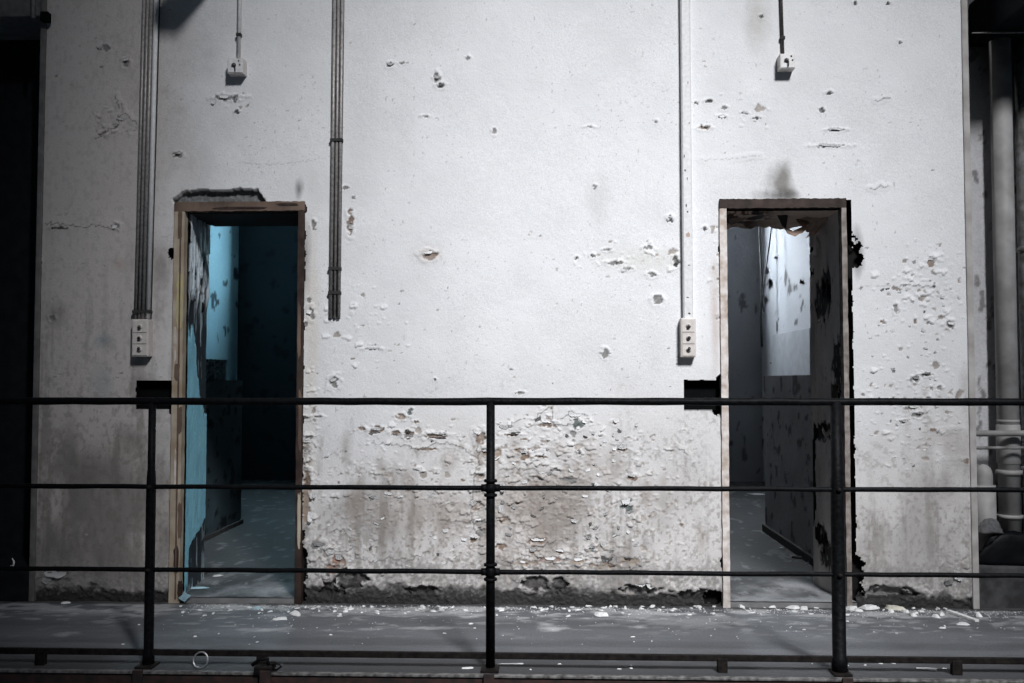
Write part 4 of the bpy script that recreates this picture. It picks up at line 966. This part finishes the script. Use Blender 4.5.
def jbox(px0, px1, py0, py1, label, seed):
    x0, x1 = wx(px0, 66), wx(px1, 66); z1, z0 = wz(py0), wz(py1); cx = (x0 + x1) / 2; cz = (z0 + z1) / 2
    e = tag(empty('outlet_box', (cx, 0, z0)), label, 'outlet box', 'small boxes above the doorways')
    bm = nb(); box(bm, x0, x1, -0.06, 0.004, z0, z1, 0.002); obj('box_body', bm, 'boxw', e)
    bm = nb(); box(bm, x0 + 0.004, x1 - 0.004, -0.063, -0.059, z0 + 0.004, z1 - 0.004, 0.001); obj('cover_plate', bm, 'condw', e)
    bm = nb(); tube(bm, [(cx - 0.006, -0.062, cz + 0.004), (cx - 0.008, -0.070, cz - 0.004)], [0.012, 0.010], 10); obj('knob', bm, 'screw', e, True)
    bm = nb(); tube(bm, [(cx - 0.006, -0.066, cz + 0.012), (cx + 0.002, -0.072, cz - 0.004), (cx + 0.001, -0.068, cz - 0.03)], 0.003, 6); obj('loose_wire', bm, 'cable', e, True)
    for sx, sz in ((0.024, 0.004), (0.018, 0.024)):
        bm = nb(); tube(bm, [(cx + sx, -0.062, cz + sz), (cx + sx, -0.066, cz + sz)], 0.004, 8); obj('screw', bm, 'screw', e, True)
jbox(231.5, 247, 59, 74, 'small square outlet box with dark knob on the wall above the tan doorway', 1)
jbox(777, 792, 61, 75.5, 'small square outlet box on the bright wall above the brown and white doorway', 2)

# ================================================================== RAILING
YR = -1.03
rail = tag(empty('railing', (0, YR, 0)), 'black iron gallery railing with three posts along the walkway edge', 'railing')
def ry(py, px=512): return onY(px, py, YR).z
zt_, zm1, zm2, zb = ry(401.5), ry(488), ry(572), ry(655.5)
def wob(z, r, n=60, amp=0.0012, seed=0, x0=-3.3, x1=3.3):
    q = random.Random(seed); pts = []; rs = []
    for i in range(n + 1):
        pts.append((x0 + (x1 - x0) * i / n, YR + q.uniform(-amp, amp), z + q.uniform(-amp, amp))); rs.append(r * q.uniform(0.95, 1.06))
    return pts, rs
for nm, z, r in (('top_rail', zt_, 0.0145), ('middle_rail', zm1, 0.0095), ('lower_rail', zm2, 0.0095)):
    p, rs = wob(z, r, seed=int(z * 1000)); bm = nb(); tube(bm, p, rs, 12); obj(nm, bm, 'iron', rail, True)
bm = nb(); box(bm, -3.3, 3.3, YR - 0.008, YR + 0.008, zb - 0.013, zb + 0.011, 0.003); obj('bottom_bar', bm, 'ironrust', rail)
def post(px, prof, kind):
    x = onY(px, 560, YR).x
    bm = nb(); tube(bm, [(x, YR, z) for z, r in prof], [r for z, r in prof], 14); po = obj('post', bm, 'iron', rail, True)
    return x, po
x1_, po = post(150, [(0.0, 0.024), (0.05, 0.022), (0.06, 0.019), (zm1 + 0.0, 0.0185), (zm1 + 0.06, 0.016), (zm1 + 0.065, 0.0145), (zt_, 0.0145)], 0)
x2_, po2 = post(490.5, [(0.0, 0.018), (zt_, 0.0165)], 1)
x3_, po3 = post(838, [(0.0, 0.031), (0.06, 0.031), (0.065, 0.026), (zm1 - 0.1, 0.025), (zm1 + 0.04, 0.024), (zm1 + 0.045, 0.022), (zt_, 0.021)], 2)
for z in (zm1, zm2):
    for zz, r, h in ((z + 0.028, 0.026, 0.012), (z, 0.021, 0.034), (z - 0.028, 0.026, 0.012)):
        bm = nb(); tube(bm, [(x2_, YR, zz - h / 2), (x2_, YR, zz - h / 2 + 0.002), (x2_, YR, zz + h / 2 - 0.002), (x2_, YR, zz + h / 2)], [r * 0.85, r, r, r * 0.85], 14); obj('fitting', bm, 'iron', po2, True)
    for s in (-1, 1):
        bm = nb(); tube(bm, [(x2_ + s * 0.014, YR, z), (x2_ + s * 0.036, YR, z)], 0.0145, 12); obj('fitting', bm, 'iron', po2, True)
    for xx, pq in ((x1_, po), (x3_, po3)):
        bm = nb(); tube(bm, [(xx, YR - 0.012, z), (xx, YR - 0.032, z)], 0.009, 8); obj('bolt', bm, 'ironrust', pq, True)
for xx, pq in ((x1_, po), (x2_, po2), (x3_, po3)):
    bm = nb(); box(bm, xx - 0.034, xx + 0.034, YR - 0.05, YR + 0.03, -0.001, 0.010, 0.002); obj('foot_plate', bm, 'ironrust', pq)
    bm = nb(); box(bm, xx - 0.02, xx + 0.02, YE - 0.022, YE - 0.012, -0.20, 0.012, 0.003); obj('fascia_strap', bm, 'rust', pq)
for px in (41, 262, 722, 956):
    x = onY(px, 660, YR).x
    bm = nb(); box(bm, x - 0.019, x + 0.019, YR - 0.014, YR + 0.012, -0.001, zb + 0.0, 0.003); obj('spacer_block', bm, 'ironrust', rail)
# clamp and wire ring near the left post
x = onY(265, 668, YE).x
e = tag(empty('beam_clamp', (x, YE, 0)), 'black clamp with bent wire gripping the walkway edge near the left doorway', 'clamp')
bm = nb(); box(bm, x - 0.035, x + 0.03, YE - 0.03, YE + 0.05, 0.010, 0.032, 0.005); obj('clamp_jaw', bm, 'ironrust', e)
bm = nb(); box(bm, x - 0.012, x + 0.03, YE - 0.034, YE - 0.0125, -0.08, 0.02, 0.004); obj('clamp_leg', bm, 'rust', e)
bm = nb(); tube(bm, [(x - 0.05, YE + 0.0, 0.03), (x - 0.02, YE, 0.052), (x + 0.01, YE, 0.055), (x + 0.015, YE, 0.02)], 0.007, 8); obj('clamp_hook', bm, 'iron', e, True)
bm = nb(); tube(bm, [(x + 0.02, YE, 0.03), (x + 0.05, YE, 0.038), (x + 0.062, YE, 0.026), (x + 0.045, YE, 0.014), (x + 0.03, YE, 0.016)], 0.004, 8); obj('bent_wire', bm, 'iron', e, True)
c = onY(207.5, 657, YR + 0.045); r0 = 0.028
bm = nb(); pts = [(c.x + r0 * math.cos(a), c.y + 0.008 * math.sin(a), r0 + 0.002 + 0.006 + r0 * math.sin(a)) for a in [2 * PI * k / 28 for k in range(29)]]
tube(bm, pts, 0.003, 8, False)
o = tag(obj('wire_ring', bm, 'wire', None, True), 'bright wire ring upright on the walkway edge against the bottom bar', 'ring')
o.location = (0, YR - 0.045 - c.y + 0.0, 0); o.location.y = (YR - 0.03) - c.y; o.location.z = -0.003
# ================================================================== DEBRIS ON THE FLOOR
def chip(px, py, wpx, hm, label, mat='plaster', rot=0.0, th=0.012, z=0.001, seed=None, name='paint_chip', cat='paint chip', group=None, tilt=0.0, n=9, sharp=0.55):
    p = onZ(px, py, z); dep = p.y + D; w = 1.25 * wpx * dep / F
    r = random.Random(seed if seed is not None else int(px * 31 + py * 7)); bm = nb()
    top, bot = [], []
    for k in range(n):
        a = 2 * PI * k / n; q = r.uniform(sharp, 1.1)
        xx, yy_ = w / 2 * math.cos(a) * q, hm / 2 * math.sin(a) * q
        th_ = th * 0.55; cz = th_ * r.uniform(0.5, 1.2)
        bot.append(bm.verts.new((xx, yy_, 0))); top.append(bm.verts.new((xx * r.uniform(0.45, 0.95), yy_ * r.uniform(0.45, 0.95), cz)))
    ct = bm.verts.new((r.uniform(-.1, .1) * w, 0, th_ * 1.1))
    for k in range(n):
        bm.faces.new((bot[k], bot[(k + 1) % n], top[(k + 1) % n], top[k])); bm.faces.new((top[k], top[(k + 1) % n], ct))
    bm.faces.new(bot[::-1])
    o = obj(name, bm, mat); o.location = p; o.rotation_euler = (tilt, 0, rot)
    return tag(o, label, cat, group)
# leaning star-shaped flake at the left threshold
p = onY(184, 606, -0.02)
bm = nb(); ring = []
for k, q in enumerate((1.0, 0.55, 0.95, 0.5, 1.0, 0.6, 0.8, 0.55)):
    a = 2 * PI * k / 8 + 0.3
    ring.append(bm.verts.new((0.032 * q * math.cos(a), 0, 0.034 + 0.034 * q * math.sin(a))))
bm.faces.new(ring); bmesh.ops.solidify(bm, geom=bm.faces[:], thickness=0.004)
o = obj('paint_chip', bm, 'flakeb'); o.location = (p.x, -0.035, 0.003); o.rotation_euler = (-0.35, 0.15, 0.1)
tag(o, 'star-shaped pale blue paint chip leaning upright at the tan doorway step', 'paint chip')
chip(197, 588, 22, 0.05, 'flat pale blue paint sheet lying on the threshold of the blue cell', 'flakeb', 0.1, 0.01, ZS + 0.002)
chip(202, 574, 9, 0.06, 'small black curled scrap on the threshold of the blue cell', 'flaked', 0.3, 0.03, ZS + 0.002)
chip(218, 576, 9, 0.03, 'small white sliver lying on the floor inside the blue cell doorway', 'flake', 0.6, 0.012, ZS + 0.002)
chip(257, 608, 8, 0.06, 'small pale turquoise chip below the right end of the tan doorway', 'flakeb', 0.2, 0.008)
chip(296, 614, 11, 0.10, 'round white plaster flake in front of the tan doorway corner', 'plaster', 0.5, 0.02)
chip(281, 619, 13, 0.06, 'long white chip just left of the round plaster flake', 'plaster', 0.15, 0.012)
chip(602, 615, 12, 0.08, 'single white plaster lump on the walkway right of the centre post', 'plaster', 0.1, 0.022)
chip(783, 605, 20, 0.09, 'largest white plaster chunk at the foot of the brown and white doorway', 'plaster', 0.25, 0.03)
chip(794, 608, 13, 0.06, 'white plaster chunk just right of the largest chunk by the right doorway', 'plaster', -0.4, 0.02)
chip(851, 609, 15, 0.07, 'slanting white plaster piece right behind the right railing post', 'plaster', -0.7, 0.025, sharp=0.6)
chip(867, 608, 16, 0.09, 'broad white plaster piece by the wall foot right of the right post', 'plaster', 0.2, 0.028)
chip(895, 609, 20, 0.06, 'elongated yellowish plaster piece below the dark wall hollow', 'plasterw', -0.75, 0.028, sharp=0.7)
chip(963, 624, 12, 0.06, 'flat white chip in front of the white plaster stick', 'plaster', 0.1, 0.01)
chip(978, 616, 7, 0.07, 'small upright white chip at the right end of the plaster stick', 'plaster', 0.1, 0.03)
chip(943, 628, 7, 0.03, 'small white chip on the open floor below left of the plaster stick', 'plaster', 0.3, 0.008)
chip(928, 669, 22, 0.05, 'flat pale sheet scrap on the walkway edge right of the right post', 'plaster', -0.25, 0.004, n=7)
chip(511, 664, 30, 0.02, 'bright white strip lying under the bottom bar beside the centre post', 'flake', 0.02, 0.004, n=7)
chip(467, 668, 13, 0.03, 'short white strip on the walkway edge left of the centre post', 'flake', 0.3, 0.004, n=7)
chip(65, 603, 10, 0.05, 'small white chip at the foot of the shaded wall near the dark niche', 'plaster', 0, 0.01)
chip(757, 494, 15, 0.16, 'flat white scrap lying deep on the floor of the pale cell', 'flake', 0.1, 0.01, ZS + 0.002)
chip(781, 549, 7, 0.05, 'small white crumb by the skirting inside the pale cell', 'flake', 0.1, 0.015, ZS + 0.002)
chip(800, 558, 14, 0.06, 'dark scrap on the floor near the pale cell partition', 'flaked', 0.2, 0.02, ZS + 0.002)
chip(812, 563, 13, 0.05, 'pale flake beside the dark scrap inside the right doorway', 'flake', -0.1, 0.012, ZS + 0.002)
chip(818, 576, 12, 0.06, 'white flake on the right threshold close to the railing post', 'flake', -0.3, 0.012, ZS + 0.002)
p0, p1 = onZ(948, 611, 0.006), onZ(977, 621, 0.006)
bm = nb(); d = (p1 - p0).normalized(); s = Vector((-d.y, d.x, 0)) * 0.013
v = [bm.verts.new(q) for q in (p0 - s, p1 - s * 0.9, p1 + s * 0.9, p0 + s)]
f = bm.faces.new(v); q = bmesh.ops.extrude_face_region(bm, geom=[f]); bmesh.ops.translate(bm, vec=(0, 0, 0.010), verts=[g for g in q['geom'] if isinstance(g, bmesh.types.BMVert)])
for vv in bm.verts: vv.co.z -= 0.004
tag(obj('plaster_stick', bm, 'plaster'), 'long straight white plaster stick lying on the walkway at the right', 'plaster stick')
# small hooked scrap on the sill at the far left
p = onY(7, 562, -0.0); bm = nb(); tube(bm, [(p.x - 0.012, 0.05, 0.165), (p.x + 0.006, 0.05, 0.17), (p.x + 0.008, 0.05, 0.19), (p.x - 0.002, 0.05, 0.205)], [0.004, 0.006, 0.005, 0.002], 8)
o = tag(obj('paint_curl', bm, 'flake', None, True), 'tiny curled white scrap on the sill of the dark left niche', 'paint chip')
# nameless small chips: nothing tells them apart
for k, (px, py, w, h_) in enumerate(((741, 607, 7, 0.05), (757, 606, 6, 0.05), (771, 607, 8, 0.04), (804, 609, 8, 0.05), (811, 607, 7, 0.04), (823, 606, 8, 0.05), (843, 606, 6, 0.05), (858, 611, 9, 0.05), (882, 606, 6, 0.04), (905, 612, 8, 0.05), (914, 616, 5, 0.04), (936, 617, 6, 0.05), (941, 615, 5, 0.05), (890, 612, 6, 0.04))):
    chip(px, py, w, h_, 'white plaster fragment among the larger chunks along the foot of the right wall', 'plaster', R.uniform(-0.7, 0.7), 0.022, seed=300 + k, group='plaster fragments by the right doorway', name='plaster_fragment', cat='plaster')
LBL, GRP = 'one of the small loose white paint chips scattered on the walkway', 'small paint chips scattered on the walkway'
for k in range(150):
    px = R.uniform(175, 965); py = 606 + abs(R.gauss(0, 1)) * 4.5
    if px > 700 and R.random() < 0.3: continue
    chip(px, py, R.uniform(2.0, 6.5), R.uniform(0.012, 0.05), LBL, R.choice(('plaster', 'plaster', 'flake')), R.uniform(-0.6, 0.6), R.uniform(0.004, 0.012), seed=500 + k, group=GRP, n=7, sharp=0.45)
for k in range(14):
    chip(R.uniform(60, 1000), R.uniform(620, 650), R.uniform(2, 5), R.uniform(0.01, 0.03), LBL, 'plaster', R.uniform(-0.6, 0.6), 0.005, seed=800 + k, group=GRP, n=7, sharp=0.45)
for k in range(16):
    chip(R.choice((R.uniform(800, 960), R.uniform(480, 640))), R.uniform(663, 670), R.uniform(2, 5), R.uniform(0.006, 0.014), LBL, 'plaster', R.uniform(-0.6, 0.6), 0.005, seed=900 + k, group=GRP, n=7, sharp=0.45)
# plaster crumbs nobody could count
cr = random.Random(77); V, Fc = [], []
for k in range(1500):
    x = cr.uniform(-1.75, 2.3); y = -0.03 - abs(cr.gauss(0, 1)) * (0.06 if k % 5 else 0.3)
    if y < -1.0: continue
    s = cr.uniform(0.0015, 0.005); b = len(V); a = cr.uniform(0, 3)
    for i in range(3): V.append((x + s * math.cos(a + 2.1 * i), y + s * 1.3 * math.sin(a + 2.1 * i), 0.001))
    V.append((x, y, 0.001 + s * 0.5)); Fc += [(b, b + 1, b + 3), (b + 1, b + 2, b + 3), (b + 2, b, b + 3), (b, b + 2, b + 1)]
me = bpy.data.meshes.new('plaster_crumbs'); me.from_pydata(V, [], Fc); me.materials.append(M['plaster'])
o = bpy.data.objects.new('plaster_crumbs', me); COL.objects.link(o); o['kind'] = 'stuff'
tag(o, 'fine white plaster crumbs strewn along the foot of the wall', 'crumbs')

# unseen wall added behind the viewer, its opening shaping the roof light
bm = nb()
for x0, x1, z0, z1 in ((-7, 1.25, 0, 13), (3.35, 8, 0, 13), (1.25, 3.35, 0, 3.6), (1.25, 3.35, 7.95, 13)):
    box(bm, x0, x1, -6.3, -6.1, z0 if z0 > 1 else -4, z1)
struct(obj('wall_light_mask', bm, 'concrete'), 'unseen grey wall added behind the viewer, its tall opening shaping the light', 'wall')

# block added above the view to cast the shadow at the upper left
bm = nb(); box(bm, wx(204, 0), wx(230, 0), -0.48, 0.0, 3.23, 3.35, 0.01); struct(obj('trim_9', bm, 'lintel'))
